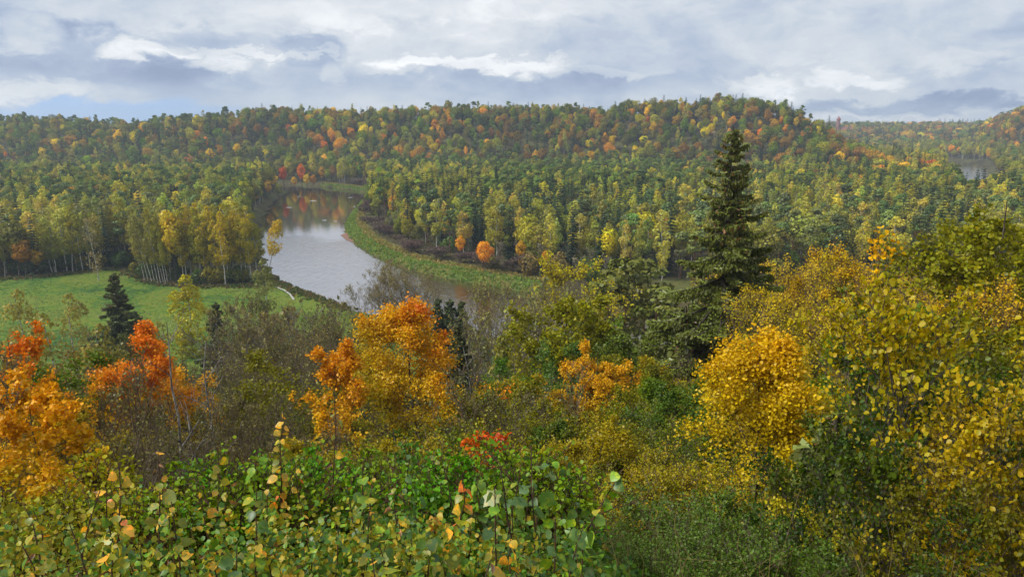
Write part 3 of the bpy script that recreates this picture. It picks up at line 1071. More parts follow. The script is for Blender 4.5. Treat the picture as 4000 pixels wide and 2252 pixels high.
def mass_object(name, label, cat, L):
    """L rows: x, y, z, model, colour, scale(3), turn"""
    me = bpy.data.meshes.new(name)
    n = len(L)
    me.vertices.add(n)
    me.vertices.foreach_set('co', np.array([q[0] for q in L], np.float32).ravel())
    for nm, typ, key, arr in [('model', 'INT', 'value', np.array([q[1] for q in L], np.int32)),
                              ('tint', 'FLOAT_COLOR', 'color', np.array([(*q[2], 1) for q in L], np.float32).ravel()),
                              ('size', 'FLOAT_VECTOR', 'vector', np.array([q[3] for q in L], np.float32).ravel()),
                              ('turn', 'FLOAT_VECTOR', 'vector', np.array([(0, 0, q[4]) for q in L], np.float32).ravel())]:
        a = me.attributes.new(nm, typ, 'POINT'); a.data.foreach_set(key, arr)
    me.update()
    o = link(name, me, None, label, cat, None, 'stuff')
    md = o.modifiers.new('forest', 'NODES'); md.node_group = GN
    return o


mass_object('forest', 'autumn forest filling the valley and its hillsides', 'forest',
            [((T[0], T[1], T[2] - .1), IDX[id(T[4])], np.clip(leafc(tuple(T[5])), 0, 1), (T[6] / T[4].H * T[7], T[6] / T[4].H * T[7], T[6] / T[4].H), rs.uniform(0, 6.28)) for T in mass + crest_growth])

# ================================================================== river bank: tussocks, shrubs, small trees
rb = np.random.default_rng(77)


def tussocks(n, px_, py_, pz_, hmin, hmax, cols, blades=7):
    g = Geo()
    i = np.repeat(np.arange(n), blades)
    base = np.stack((px_, py_, pz_), 1)[i] + rb.normal(0, .28, (n * blades, 3)) * np.array([1, 1, .1])
    ax = norm(np.array([0, 0, 1.]) + rb.normal(0, .45, (n * blades, 3)))
    nr = rdir(rb, n * blades)
    cc = np.array(cols)[rb.integers(0, len(cols), n)][i] * rb.uniform(.75, 1.25, (n * blades, 1))
    leaves(g, rb, base, ax, nr, rb.uniform(hmin, hmax, n * blades), 'card', 0, cc, width=.45)
    return g


m_ = len(tt)
ii = rb.integers(0, m_, 5200); jj = rb.uniform(.02, .98, 5200) * (nc - 1); j0 = jj.astype(int); jf = jj - j0
tx_ = BX[ii, j0] * (1 - jf) + BX[ii, np.minimum(j0 + 1, nc - 1)] * jf
ty_ = BY[ii, j0] * (1 - jf) + BY[ii, np.minimum(j0 + 1, nc - 1)] * jf
tz_ = BZ[ii, j0] * (1 - jf) + BZ[ii, np.minimum(j0 + 1, nc - 1)] * jf
wet = jj / (nc - 1)
order = np.argsort(wet)
tx_, ty_, tz_ = tx_[order], ty_[order], tz_[order]
half = 2900
g = tussocks(half, tx_[:half], ty_[:half], tz_[:half] - .1, .5, 1.1, [lin(124, 156, 56), lin(138, 164, 62), lin(116, 146, 54), lin(158, 160, 70)])
g.join(tussocks(5200 - half, tx_[half:], ty_[half:], tz_[half:] - .1, .5, 1.2, [lin(160, 154, 74), lin(176, 152, 84), lin(136, 148, 66), lin(166, 144, 84)]))
link('bank_grass', g.mesh('bank_grass', [LEAF]), None, 'tall green and straw grass along the river bank', 'grass', None, 'stuff')

# grass of the meadow: tufts standing up from the sheet, paler and darker in drifts
mxs = rb.uniform(mx0, mx1, 90000); mys = rb.uniform(my0, my1, 90000)
sel = (poly_sd(MEADOW, mxs, mys) < -.5) & (y_eff(mxs, mys) > 109) & (np.abs(mxs / mys) < .86)
mxs, mys = mxs[sel][:26000], mys[sel][:26000]
nm_ = len(mxs)
drift = vnoise(mxs, mys * 2.2, 22, 41) * .6 + vnoise(mxs, mys * 2, 7, 42) * .4
pal_ = np.array([lin(56, 86, 38), lin(80, 112, 38), lin(112, 128, 38), lin(138, 134, 54)])
cc_ = np.stack([np.interp(drift + rb.normal(0, .06, nm_), [.25, .42, .58, .75], pal_[:, k]) for k in range(3)], 1) * rb.uniform(.8, 1.2, (nm_, 1))
g = Geo()
leaves(g, rb, np.stack((mxs, mys, height(mxs, mys) + .15), 1), norm(np.array([0, 0, .55]) + rdir(rb, nm_) * np.array([1, 1, .3])), norm(np.array([0, -.4, 1.]) + .5 * rdir(rb, nm_)), rb.uniform(.22, .42, nm_), 'card', 0, cc_)
link('meadow_grass', g.mesh('meadow_grass', [LEAF]), None, 'short green meadow grass with yellowish drifts', 'grass', None, 'stuff')

# meadow edge herbs and rough grass in front of the wood
ex, ey = [], []
for i in range(len(MEADOW) - 1):
    a, b = MEADOW[i], MEADOW[i + 1]
    if min(a[1], b[1]) < 205: continue
    k = int(np.linalg.norm(b - a) * 5)
    f = rb.uniform(0, 1, k)
    ex.append(a[0] + (b[0] - a[0]) * f + rb.normal(0, 1.6, k)); ey.append(a[1] + (b[1] - a[1]) * f + rb.normal(0, 1.6, k) + .5)
ex, ey = np.concatenate(ex), np.concatenate(ey)
sel = poly_sd(RIVER, ex, ey) > 1.0
ex, ey = ex[sel], ey[sel]
g = tussocks(len(ex), ex, ey, height(ex, ey), .4, 1.3, [lin(92, 104, 48), lin(116, 108, 58), lin(78, 98, 46), lin(128, 104, 66)])
link('meadow_edge_grass', g.mesh('meadow_edge_grass', [LEAF]), None, 'rough tall grass and herbs along the meadow edge', 'grass', None, 'stuff')

RBx, RBy = BX[:, -1], BY[:, -1]


def bank_spot(f, off):
    k = f * (m_ - 1); i = int(k)
    return RBx[i] + nx_[i] * off, RBy[i] + ny_[i] * off


WINE = [lin(108, 78, 74), lin(104, 82, 74), lin(120, 96, 84)]
for i in range(56):
    f = rb.uniform(.02, .97); off = rb.uniform(-1.5, 7)
    X, Y = bank_spot(f, off)
    zg = float(height(np.array([X]), np.array([Y]))[0])
    big_ = rb.random() > .5
    put_tree(SHRUB[i % 2], 'shrub', (X, Y, zg + .2), rb.uniform(.9, 1.6), rb.uniform(0, 6.28),
             ('tall ' if big_ else 'low ') + 'wine brown leafless shrub ' + ('above the grassy bank' if f < .5 else 'beside the calm pool'), 'shrub', 'wine brown shrubs along the bank',
             WINE[i % 3], whole=True, wide=1.15)
for i in range(70):
    f = rb.uniform(.0, .62) ** .9; off = rb.uniform(6, 24)
    X, Y = bank_spot(f, off)
    zg = float(height(np.array([X]), np.array([Y]))[0])
    r_ = rb.random()
    if r_ < .42:
        put_tree(BARE[i % 2], 'leafless_tree', (X, Y, zg), rb.uniform(.45, .8), rb.uniform(0, 6.28), 'grey leafless small tree among the bank shrubs', 'leafless tree',
                 'leafless trees among the bank shrubs', lin(150, 136, 108), whole=True)
    elif r_ < .78:
        put_tree(BUSH[i % 2], 'bush', (X, Y, zg), rb.uniform(.8, 1.7), rb.uniform(0, 6.28), 'olive green leafy bush among the bank shrubs', 'bush', 'leafy bushes among the bank shrubs',
                 [lin(118, 122, 62), lin(136, 130, 74), lin(98, 118, 60)][i % 3], whole=True)
    else:
        put_tree(BROAD[3], 'young_tree', (X, Y, zg), rb.uniform(.4, .65), rb.uniform(0, 6.28), 'young pale green tree among the bank shrubs', 'young tree', 'young trees among the bank shrubs',
                 lin(140, 146, 72), whole=True)


for i in range(64):
    X, Y = rb.uniform(-70, 290), rb.uniform(238, 282)
    if float(poly_sd(RIVER, np.array([X]), np.array([Y]))[0]) < 4: continue
    zg = float(height(np.array([X]), np.array([Y]))[0])
    j = i % 3
    if i % 4 == 3:
        put_tree(BARE[i % 2], 'leafless_tree', (X, Y, zg), rb.uniform(.5, .85), rb.uniform(0, 6.28), 'grey leafless tree in front of the wood across the river', 'leafless tree', 'leafless trees in front of the wood across the river', lin(150, 136, 108), whole=True)
    else:
        put_tree(BUSH[i % 2], 'bush', (X, Y, zg), rb.uniform(1.0, 2.1), rb.uniform(0, 6.28), ['olive', 'green', 'brownish'][j] + ' bush in front of the wood across the river', 'bush', ['olive', 'green', 'brownish'][j] + ' bushes in front of the wood across the river',
                 [lin(126, 122, 60), lin(96, 112, 52), lin(132, 104, 66)][j], whole=True)


def spot(tree, name, px, pyb, H, label, cat, color, group=None, wide=1.0, whole=False, dz=0.0, z0=3.0, rot=None):
    """a tree of the valley floor: its foot where the ray through (px, pyb) meets the floor"""
    X, Y = on_level(px, pyb, z0)
    zg = float(height(np.array([X]), np.array([Y]))[0])
    return put_tree(tree, name, (X, Y, zg + dz), H / tree.H, rot if rot is not None else rb.uniform(0, 6.28), label, cat, group, color, whole, wide)


# single trees of the far bank that stand out by colour
spot(BROAD[0], 'maple_tree', 1895, 1068, 13.0, 'bright orange round maple above the grassy river bank', 'maple tree', lin(236, 150, 40), wide=1.15)
spot(BROAD[3], 'maple_tree', 2035, 1050, 11.5, 'dull orange maple next to the bright orange one above the bank', 'maple tree', lin(206, 146, 58), wide=1.0)
spot(BROAD[3], 'maple_tree', 1800, 1020, 11, 'tall orange maple behind grey leafless trees on the bank', 'maple tree', lin(228, 150, 46))
spot(BROAD[3], 'maple_tree', 2130, 1060, 8.5, 'small orange maple at the foot of the birches above the bank', 'maple tree', lin(232, 152, 46), wide=.8)
spot(BROAD[0], 'linden_tree', 1594, 960, 13.5, 'golden green round linden beside wine brown shrubs', 'linden tree', lin(150, 138, 50), wide=1.05)
spot(BROAD[1], 'maple_tree', 1540, 870, 18, 'bright orange maple at the wood edge above the river bend', 'maple tree', lin(232, 154, 40), wide=.75)
spot(BROAD[1], 'maple_tree', 1528, 800, 17, 'golden orange maple at the wood edge beside the calm pool', 'maple tree', lin(214, 148, 44), wide=.8)
spot(BROAD[3], 'maple_tree', 1508, 775, 15, 'narrow orange maple beside the calm pool', 'maple tree', lin(218, 134, 46), wide=.8)
spot(BROAD[1], 'aspen_tree', 2369, 1075, 19, 'tall bright yellow aspen among dark trees across the river', 'aspen tree', lin(222, 196, 44), wide=1.0)
spot(BROAD[0], 'aspen_tree', 2520, 1030, 22, 'bright yellow round aspen beside the red maple across the river', 'aspen tree', lin(214, 194, 52), wide=.8)
spot(BROAD[3], 'maple_tree', 2585, 1010, 18, 'red topped maple beside the bright yellow aspen', 'maple tree', lin(212, 112, 52), wide=.8)
for px, pyb, H, c, lb in [(1110, 735, 20, lin(206, 92, 52), 'red maple at the head of the calm pool'), (1180, 722, 24, lin(214, 108, 56), 'tall red orange maple behind the sandy bank'),
                          (1200, 724, 15, lin(226, 182, 48), 'bright yellow small maple at the head of the pool'), (1225, 722, 14, lin(212, 142, 56), 'pale orange small maple at the head of the pool'),
                          (1150, 726, 13, lin(220, 166, 52), 'yellow orange low maple by the sandy bank'), (1440, 712, 19, lin(226, 140, 46), 'narrow orange maple above the pool bank'),
                          (1260, 716, 18, lin(190, 132, 62), 'dull orange tree above the pool bank'), (1330, 712, 19, lin(182, 160, 60), 'yellow green tree above the pool bank'),
                          (1050, 775, 17, lin(216, 160, 46), 'golden maple leaning over the left side of the pool'), (1090, 765, 14, lin(150, 146, 66), 'olive bush like tree over the left side of the pool')]:
    spot(BROAD[3], 'maple_tree', px, pyb, H, lb, 'maple tree', c, wide=.8 if H > 16 else 1.0)

# birches along the meadow edge
def leaning(o, ax, ang):
    o.rotation_euler = (Matrix.Rotation(ang, 3, ax) @ Matrix.Rotation(o.rotation_euler[2], 3, 'Z')).to_euler()
    return o


BW = [make_birch(51, 29, 7.0, .30, 2100, .42), make_birch(52, 28, 7.6, .26, 2200, .42), make_birch(53, 27, 6.4, .36, 1500, .4, .15), make_birch(54, 25, 8, .2, 700, .4, .35), make_birch(55, 21, 8.6, .06, 3000, .42), make_birch(56, 19, 7.6, .08, 1700, .36, .2)]
OL = [lin(158, 148, 72), lin(150, 146, 78), lin(172, 152, 66), lin(146, 136, 80)]
clump = [(566, 1098, 27), (580, 1102, 28), (594, 1106, 26), (606, 1104, 29), (618, 1110, 27), (630, 1112, 29), (640, 1108, 28), (648, 1112, 26), (655, 1106, 27)]
for i, (px, pyb, H) in enumerate(clump):
    o = spot(BW[i % 3], 'birch_tree', px, pyb, H, 'birch with bare white trunk in the tight clump left of the golden tree', 'birch tree', OL[3] if i < 5 else OL[0], 'white trunked birches in the tight clump', wide=.72)
    leaning(o, 'Y', R(rb.uniform(-9, -3)))
spot(BROAD[3], 'aspen_tree', 690, 1108, 27, 'bright golden aspen in front of the birches at the meadow edge', 'aspen tree', lin(220, 178, 48), wide=.8)
for i in range(20):
    px = 720 + i * 15 + rb.uniform(-8, 8); pyb = 1112 - abs(px - 840) * .06 + rb.uniform(-14, 8)
    spot(BW[i % 3], 'birch_tree', px, pyb, rb.uniform(25, 31), 'golden olive birch at the front of the birch wood between golden aspen and river', 'birch tree', [lin(186, 158, 62), lin(160, 148, 70), lin(196, 162, 58)][i % 3], 'birches between golden aspen and river')
for i, (px, pyb, H, ln_) in enumerate([(20, 1080, 25, 4), (75, 1075, 24, 2), (120, 1072, 22, -5), (205, 1068, 24, -9), (215, 1064, 20, -3), (285, 1060, 26, 5), (300, 1056, 22, 0), (325, 1060, 27, -3), (352, 1056, 25, 2), (470, 1020, 27, -3), (430, 1030, 27, 2), (495, 1030, 28, 0)]):
    o = spot(BW[i % 3], 'birch_tree', px, pyb, H, 'olive birch at the meadow edge left of the bare pale birch' if px < 360 else 'olive birch at the meadow edge behind the bare pale birch', 'birch tree', OL[(i + 1) % 4], 'birches along the meadow edge')
    leaning(o, 'Y', R(ln_))
leaning(spot(BW[3], 'birch_tree', 385, 1098, 24, 'pale nearly bare birch standing alone at the meadow edge', 'birch tree', lin(158, 134, 100), wide=.95), 'Y', R(-4))
leaning(spot(make_birch(57, 22, 8.5, .45, 1900, .42), 'birch_tree', 1046, 1040, 23.5, 'golden birch leaning out over the river on a thin dark trunk', 'birch tree', lin(206, 168, 54), wide=.95), 'Y', R(15))
# undergrowth under the wood edge
for i in range(52):
    px = rb.uniform(-40, 1010); pyb = np.interp(px, [0, 330, 420, 500, 560, 800, 1000], [1086, 1060, 1048, 1050, 1092, 1118, 1112]) - rb.uniform(2, 14)
    spot(BUSH[i % 2], 'bush', px, pyb, rb.uniform(3, 7.5), 'leafy green undergrowth bush at the foot of the birch wood', 'bush', [lin(84, 104, 52), lin(104, 108, 56), lin(70, 88, 46), lin(136, 120, 50)][i % 4],
         'undergrowth bushes at the foot of the birch wood', whole=True, wide=1.25)
spot(BROAD[3], 'maple_tree', 105, 1085, 14.5, 'rusty orange layered maple at the meadow edge', 'maple tree', lin(166, 108, 44), wide=1.15)
spot(BROAD[3], 'maple_tree', 150, 1078, 10.5, 'golden brown low maple beside the rusty one', 'maple tree', lin(196, 140, 44), wide=1.2)
for i in range(26):          # dark spruces fill the shade behind the birches
    px = rb.uniform(-60, 1000); pyb = np.interp(px, [0, 330, 500, 800, 1000], [1040, 1020, 1010, 1050, 1040]) - rb.uniform(0, 30)
    spot(SPRUCE[i % 3], 'spruce_tree', px, pyb, rb.uniform(10, 17), 'short dark spruce in the shade behind the meadow birches', 'spruce tree', lin(50, 70, 50), 'short spruces behind the meadow birches', whole=True)

# foam over stones in the river
M_FOAM = plain('river_foam', (0.75, 0.78, 0.8), 0.6)
for i, (px, py, L) in enumerate([(1222, 784, 5.5), (1130, 810, 5), (1268, 860, 3.6), (1310, 864, 2.6), (1368, 771, 4.2), (1166, 768, 2.5), (1384, 806, 2.2)]):
    X, Y = on_level(px, py, .03)
    g = Geo(); n = 22
    a = np.arange(n) / n * 2 * np.pi
    rr = rb.uniform(.7, 1.2, n)
    V_ = np.stack((X + np.cos(a) * rr * L * .5 + .35 * np.sin(a) * L * .3, Y + np.sin(a) * rr * L * .22, np.full(n, .03)), 1)
    V_ = np.concatenate((V_, [[X, Y, .16]]))
    g.add(V_, np.array([(k, (k + 1) % n, n) for k in range(n)]))
    link('river_foam', g.mesh('river_foam', [M_FOAM]), None, 'small white riffle of foam over a stone in the calm pool', 'foam', None, 'stuff')

# sand spit and pale path
M_SAND = plain('wet_sand', lin(132, 96, 74))
bnk = [on_level(*p, .08) for p in [(1358, 905), (1330, 918), (1352, 936), (1378, 946), (1400, 958), (1384, 940), (1368, 920)]]
n = len(bnk)
link('sand_spit', Geo().add([(a, b, .08) for a, b in bnk] + [(np.mean([q[0] for q in bnk]), np.mean([q[1] for q in bnk]), .2)], np.array([(k, (k + 1) % n, n) for k in range(n)])).mesh('sand_spit', [M_SAND]), kind='structure')
ptsP = np.array([on_level(*p, 3.25) for p in [(1075, 1120), (1110, 1134), (1135, 1152), (1148, 1172)]])
dP = norm(np.gradient(ptsP, axis=0)); nP = np.stack((-dP[:, 1], dP[:, 0]), 1)
VL = np.concatenate((ptsP + nP * .35, ptsP - nP * .35)); zl = height(VL[:, 0], VL[:, 1]) + .42
k = len(ptsP)
link('footpath', Geo().add(np.concatenate((VL, zl[:, None]), 1), np.array([(i, i + 1, k + i + 1, k + i) for i in range(k - 1)])).mesh('footpath', [plain('pale_gravel', lin(170, 166, 156))]), kind='structure')

# ================================================================== castle on the distant ridge
M_BRICK = plain('red_brick', lin(150, 96, 84)); M_TILE = plain('red_roof_tile', lin(148, 88, 78))


def ring_wall(g, r, z0, z1, sides=14, cx=0, cy=0, m=0):
    a = np.arange(sides) / sides * 2 * np.pi
    v = [(cx + math.cos(t) * r, cy + math.sin(t) * r, z) for z in (z0, z1) for t in a]
    g.add(v, np.array([(i, (i + 1) % sides, sides + (i + 1) % sides, sides + i) for i in range(sides)]), m)


def cone(g, r, z0, z1, sides=14):
    a = np.arange(sides) / sides * 2 * np.pi
    v = [(math.cos(t) * r, math.sin(t) * r, z0) for t in a] + [(0, 0, z1)]
    g.add(v, np.array([(i, (i + 1) % sides, sides) for i in range(sides)]))


def boxg(g, x0, x1, y0, y1, z0, z1):
    v = [(x, y, z) for z in (z0, z1) for x, y in ((x0, y0), (x1, y0), (x1, y1), (x0, y1))]
    g.add(v, np.array([(0, 1, 5, 4), (1, 2, 6, 5), (2, 3, 7, 6), (3, 0, 4, 7), (4, 5, 6, 7)]))


def gable(g, x0, x1, y0, y1, z0, z1):
    ym = (y0 + y1) / 2
    v = [(x0, y0, z0), (x1, y0, z0), (x1, y1, z0), (x0, y1, z0), (x0, ym, z1), (x1, ym, z1)]
    g.add(v, np.array([(0, 1, 5, 4), (2, 3, 4, 5)])); g.add(v, np.array([(0, 4, 3), (1, 2, 5)]))


X, Y, Z = at_depth(3273, 498, 1800)
zc = float(height(np.array([X]), np.array([Y]))[0])
cas = link('castle', None, None, 'red brick castle with round tower and pointed roof on the distant ridge', 'castle', loc=(X, Y, zc))
tz = EYE + ray(3273, 470)[2] / ray(3273, 470)[1] * 1800 - zc
tz = max(tz, 30)
g = Geo(); ring_wall(g, 4.2, -3, tz, 16); ring_wall(g, 4.8, tz, tz + 2.2, 16); tow = link('tower', g.mesh('tower', [M_BRICK]), cas)
g = Geo(); cone(g, 5.4, tz + 2.2, tz + 10.5, 16); link('tower_roof', g.mesh('tower_roof', [M_TILE]), tow)
for sx, sz in ((-2.5, .55), (0, .8), (2.2, .62)):
    g = Geo(); boxg(g, sx - .5, sx + .5, -4.5, -3.6, tz * sz, tz * sz + 2.2); link('window', g.mesh('window', [BARK]), tow)
g = Geo(); boxg(g, 8, 34, -5, 5, -3, tz * .42); wing = link('wing_wall', g.mesh('wing_wall', [M_BRICK]), cas)
g = Geo(); gable(g, 7.5, 34.5, -5.6, 5.6, tz * .42, tz * .42 + 6); link('wing_roof', g.mesh('wing_roof', [M_TILE]), wing)

# ================================================================== trees of the slope below the viewpoint
rn = np.random.default_rng(123)


def grad(stops, noise=.14, side=None, bright=(.75, 1.25)):
    """leaf colours of a turning tree by height in the crown (stops: (z01, colour)), patchy"""
    zs = [a for a, _ in stops]; cs = np.array([leafc(c) for _, c in stops])

    def f(p, rng):
        n = len(p)
        q = p[:, 2] + (vnoise(p[:, 0] * 10 + 5, p[:, 2] * 14 + p[:, 1] * 7, 1.0, 3) - .5) * noise * 3 + rng.normal(0, noise * .5, n)
        if side is not None: q = q + side * p[:, 0]
        c = np.stack([np.interp(q, zs, cs[:, k]) for k in range(3)], 1)
        return c * rng.uniform(*bright, (n, 1))
    return f


OR_, RED_, YEL_, YGR_, GRN_ = lin(226, 140, 36), lin(214, 92, 52), lin(216, 166, 40), lin(160, 144, 44), lin(116, 124, 50)
# twiggy and leafy kinds used many times; colour set per tree
TWIGGY = [make_near(61 + i, 'twiggy_tree', 12, 6.5, (13, 8, 6), 2600, .11, c_plain, 'diamond', TWIG, .09, .12, .5, .8, .55, .2, multi=2, minr=.009, levs=[3]) for i in range(3)]
LEAFY = [make_near(71 + i, 'leafy_tree', 12, 6.8, (12, 8, 5), 9000, .15, c_plain, 'diamond', BARK, .12, .16, .6, .5, .5, .3, jitter=.16, levs=[3]) for i in range(3)]
THICKET = [make_near(81 + i, 'thicket_shrub', 4.5, 3.2, (9, 7, 4), 6500, .062, c_plain, 'oval', TWIG, .03, .05, .5, .8, .6, .2, multi=4, jitter=.07, minr=.003, levs=[3]) for i in range(3)]
HAZEL = [make_near(91 + i, 'hazel', 5.0, 3.6, (9, 7, 4), 4600, .078, c_plain, 'oval', BARK, .035, .08, .5, .75, .55, .3, multi=3, jitter=.08, minr=.003, levs=[3]) for i in range(3)]

ma = make_near(101, 'maple', 14.6, 6.2, (20, 10, 6), 32000, .13, grad([(.3, lin(132, 130, 44)), (.45, lin(160, 140, 42)), (.62, lin(196, 150, 38)), (.85, lin(212, 152, 38)), (1.02, lin(218, 138, 42)), (1.18, lin(214, 100, 56))], .1, side=.42), 'oval', BARK, .13, .26, .62, .4, .36, .3, jitter=.2, levs=[3])
stand(ma, 'maple_tree', 1590, 1178, 38, 'large golden orange maple with red tips standing before the river', 'maple tree', rot=0.2)
ma = make_near(102, 'maple', 13, 6.2, (18, 9, 6), 19000, .135, grad([(.45, lin(186, 142, 44)), (.64, lin(214, 146, 46)), (.84, lin(224, 132, 50)), (1.02, lin(222, 116, 64))], .1), 'oval', BARK, .11, .45, .75, .25, .36, .2, jitter=.16, levs=[3])
stand(ma, 'maple_tree', 545, 1285, 42, 'salmon red maple with spreading layered crown behind the dead tree', 'maple tree', rot=1.0)
ma = make_near(103, 'maple', 12, 4.6, (16, 8, 5), 15000, .125, grad([(.3, YGR_), (.6, lin(190, 150, 40)), (.82, lin(216, 140, 44)), (1.0, lin(214, 108, 56))], .12), 'oval', BARK, .1, .25, .65, .4, .38, .25, jitter=.1, levs=[3])
stand(ma, 'maple_tree', 20, 1285, 28, 'red topped maple with yellow green lower crown above the bushes', 'maple tree', rot=2.0)
ma = make_near(104, 'maple', 11, 3.0, (15, 8, 5), 7000, .13, grad([(.3, YEL_), (.6, lin(214, 156, 42)), (1.0, lin(216, 132, 48))], .1), 'oval', BARK, .08, .3, .55, .6, .34, .25, jitter=.1, levs=[3])
stand(ma, 'maple_tree', 1280, 1340, 33, 'thin airy orange maple beside the large golden one', 'maple tree', rot=.5)
ma = make_near(105, 'maple', 12, 4.8, (17, 9, 5), 16500, .13, grad([(.3, GRN_), (.5, lin(146, 134, 46)), (.7, lin(198, 144, 42)), (.95, lin(216, 150, 44))], .12), 'oval', BARK, .1, .25, .62, .5, .36, .25, jitter=.1, levs=[3])
stand(ma, 'maple_tree', 2320, 1365, 38, 'golden topped maple turning green below beside the dark spruce', 'maple tree', rot=.9)
ma = make_near(136, 'maple', 9, 5.0, (24, 9, 6), 22000, .10, grad([(.2, lin(140, 134, 44)), (.45, lin(188, 152, 42)), (.75, lin(206, 164, 46)), (1.05, lin(214, 154, 46))], .07), 'maple', BARK, .08, .16, .62, .45, .42, .3, jitter=.2, levs=[3])
stand(ma, 'maple_tree', 3000, 1312, 16, 'bright orange maple with large leaves below the tall spruce', 'maple tree', rot=.3)
ma = make_near(107, 'maple', 6, 3.4, (15, 9, 5), 9000, .088, grad([(.3, lin(150, 136, 44)), (.6, lin(200, 154, 42)), (.95, lin(216, 142, 46))], .14), 'maple', BARK, .05, .2, .75, .3, .4, .2, jitter=.07, levs=[3])
stand(ma, 'maple_tree', 130, 1560, 13, 'yellow orange young maple reaching a branch over the bushes', 'maple tree', rot=.6)
stand(ma, 'maple_tree', -60, 1500, 17, 'golden young maple partly hidden by the yellow orange one', 'maple tree', rot=3.6)
ma = make_near(108, 'rowan', 3, 1.1, (8, 5, 4), 900, .07, grad([(.3, lin(210, 140, 50)), (.7, lin(212, 112, 50)), (1.0, lin(196, 76, 46))], .1), 'diamond', BARK, .02, .15, .5, .7, .4, .2, jitter=.04)
stand(ma, 'rowan_shrub', 1920, 1670, 8.2, 'small crimson and orange rowan behind the green bushes', 'rowan shrub')


# the tall spruce: drooping boughs with hanging twigs
def tall_spruce(seed, H, W, step=.26, big=1.0, fine=1.0):
    rng = np.random.default_rng(seed)
    wood, cr = Geo(), Geo()
    P = trunk_tube(wood, rng, H, .30, .995, .006, 14, 9)
    bp, br = [], []
    z = H * .10
    while z < H * .985:
        f = z / H
        rmax = W / 2 * np.interp(f, [.1, .25, .45, .6, .75, .9, 1], [.98, 1.0, .92, .62, .42, .22, .05])
        for b in range(rng.integers(3, 6)):
            an = rng.uniform(0, 6.28); r = rmax * rng.choice([rng.uniform(.3, .7), rng.uniform(.7, 1.25)])
            if r < .25: r = .25
            o = np.array([math.cos(an), math.sin(an), 0])
            t = np.linspace(0, 1, 4)[:, None]
            zz = z + rng.uniform(-.2, .2)
            sag = (rng.uniform(-.62, -.2) if f < .75 else rng.uniform(-.2, .1)) * r
            Q = np.array([0, 0, zz]) + o * r * t + np.array([0, 0, 1]) * (sag * t ** 1.0 + .22 * r * t ** 3) + rng.normal(0, .03 * r, (4, 3)) * t
            bp.append(Q); br.append(np.array([.055, .04, .026, .01]) * (r / 3 + .25))
            k = int((20 + r * 46) * fine)
            tq = rng.uniform(.12, 1.03, k) ** .8 * 3; i = np.minimum(tq.astype(int), 2); ff = (tq - i)[:, None]
            pos = Q[i] * (1 - ff) + Q[i + 1] * ff
            sd_ = np.array([-o[1], o[0], 0])
            lat = rng.normal(0, .10 + .085 * r, k)[:, None] * (1 - .4 * tq / 3)[:, None]
            pos = pos + sd_ * lat + np.array([0, 0, -.25]) * np.abs(lat)
            hang = rng.random(k) < .52
            ax = np.where(hang[:, None], norm(np.array([0, 0, -1.]) + .35 * rdir(rng, k) + o * .25),
                          norm(o * .75 + sd_ * np.sign(lat) * .6 + .4 * rdir(rng, k)))
            nr = norm(o * .5 + np.array([0, 0, .7]) + .7 * rdir(rng, k))
            sz = big * np.where(hang, rng.uniform(.25, .62, k), rng.uniform(.18, .4, k)) * (1.1 if f < .8 else .75)
            c0 = np.where(hang[:, None], np.array(lin(98, 102, 48)), np.array(lin(114, 124, 54)))
            cone_ = (f > .72) & (rng.random(k) < .07)
            c0 = np.where(cone_[:, None], np.array(lin(140, 96, 62)), c0)
            leaves(cr, rng, pos, ax, nr, sz, 'card', 0, c0 * rng.uniform(.6, 1.35, (k, 1)), width=.36)
        z += rng.uniform(step, step * 1.9) * (1 if f < .7 else .75)
    tubes(wood, np.array(bp), np.array(br), 4)
    return Tree('tall_spruce', H, wood, cr, BARK, NEEDLE, NEEDLE_FAR)


ts = tall_spruce(7, 28.5, 13.2, .25, .62, 2.1)
stand(ts, 'spruce_tree', 2868, 488, 55, 'tall dark spruce with drooping boughs towering over the slope', 'spruce tree', rot=.4, color=(1.0, 1.0, .75))
stand(tall_spruce(8, 14, 6), 'spruce_tree', 2680, 1190, 53, 'shaggy shorter spruce at the foot of the tall one', 'spruce tree', rot=2.2)

# dead tree in front of the salmon maple
sk = skeleton(np.random.default_rng(5), 11, .11, (9, 5), .35, .6, .5, .32, bend=.07)
wood = Geo(); skel_wood(wood, sk)
dead = Tree('dead_tree', 11, wood, Geo(), DEADWOOD, LEAF, LEAF_FAR)
stand(dead, 'dead_tree', 640, 1235, 27, 'dead grey tree with bare broken branches before the salmon maple', 'dead tree', rot=.8)
sk = skeleton(np.random.default_rng(6), 9, .10, (8, 5, 3), .3, .65, .4, .36, bend=.1)
wood = Geo(); skel_wood(wood, sk)
dead2 = Tree('dead_tree', 9, wood, Geo(), DEADWOOD, LEAF, LEAF_FAR)
stand(dead2, 'dead_tree', 790, 1330, 36, 'pale leafless dead tree right of the salmon maple', 'dead tree', rot=.1)
stand(dead2, 'dead_tree', 1850, 1330, 48, 'pale twiggy dead tree beside the large golden maple', 'dead tree', rot=2.1)

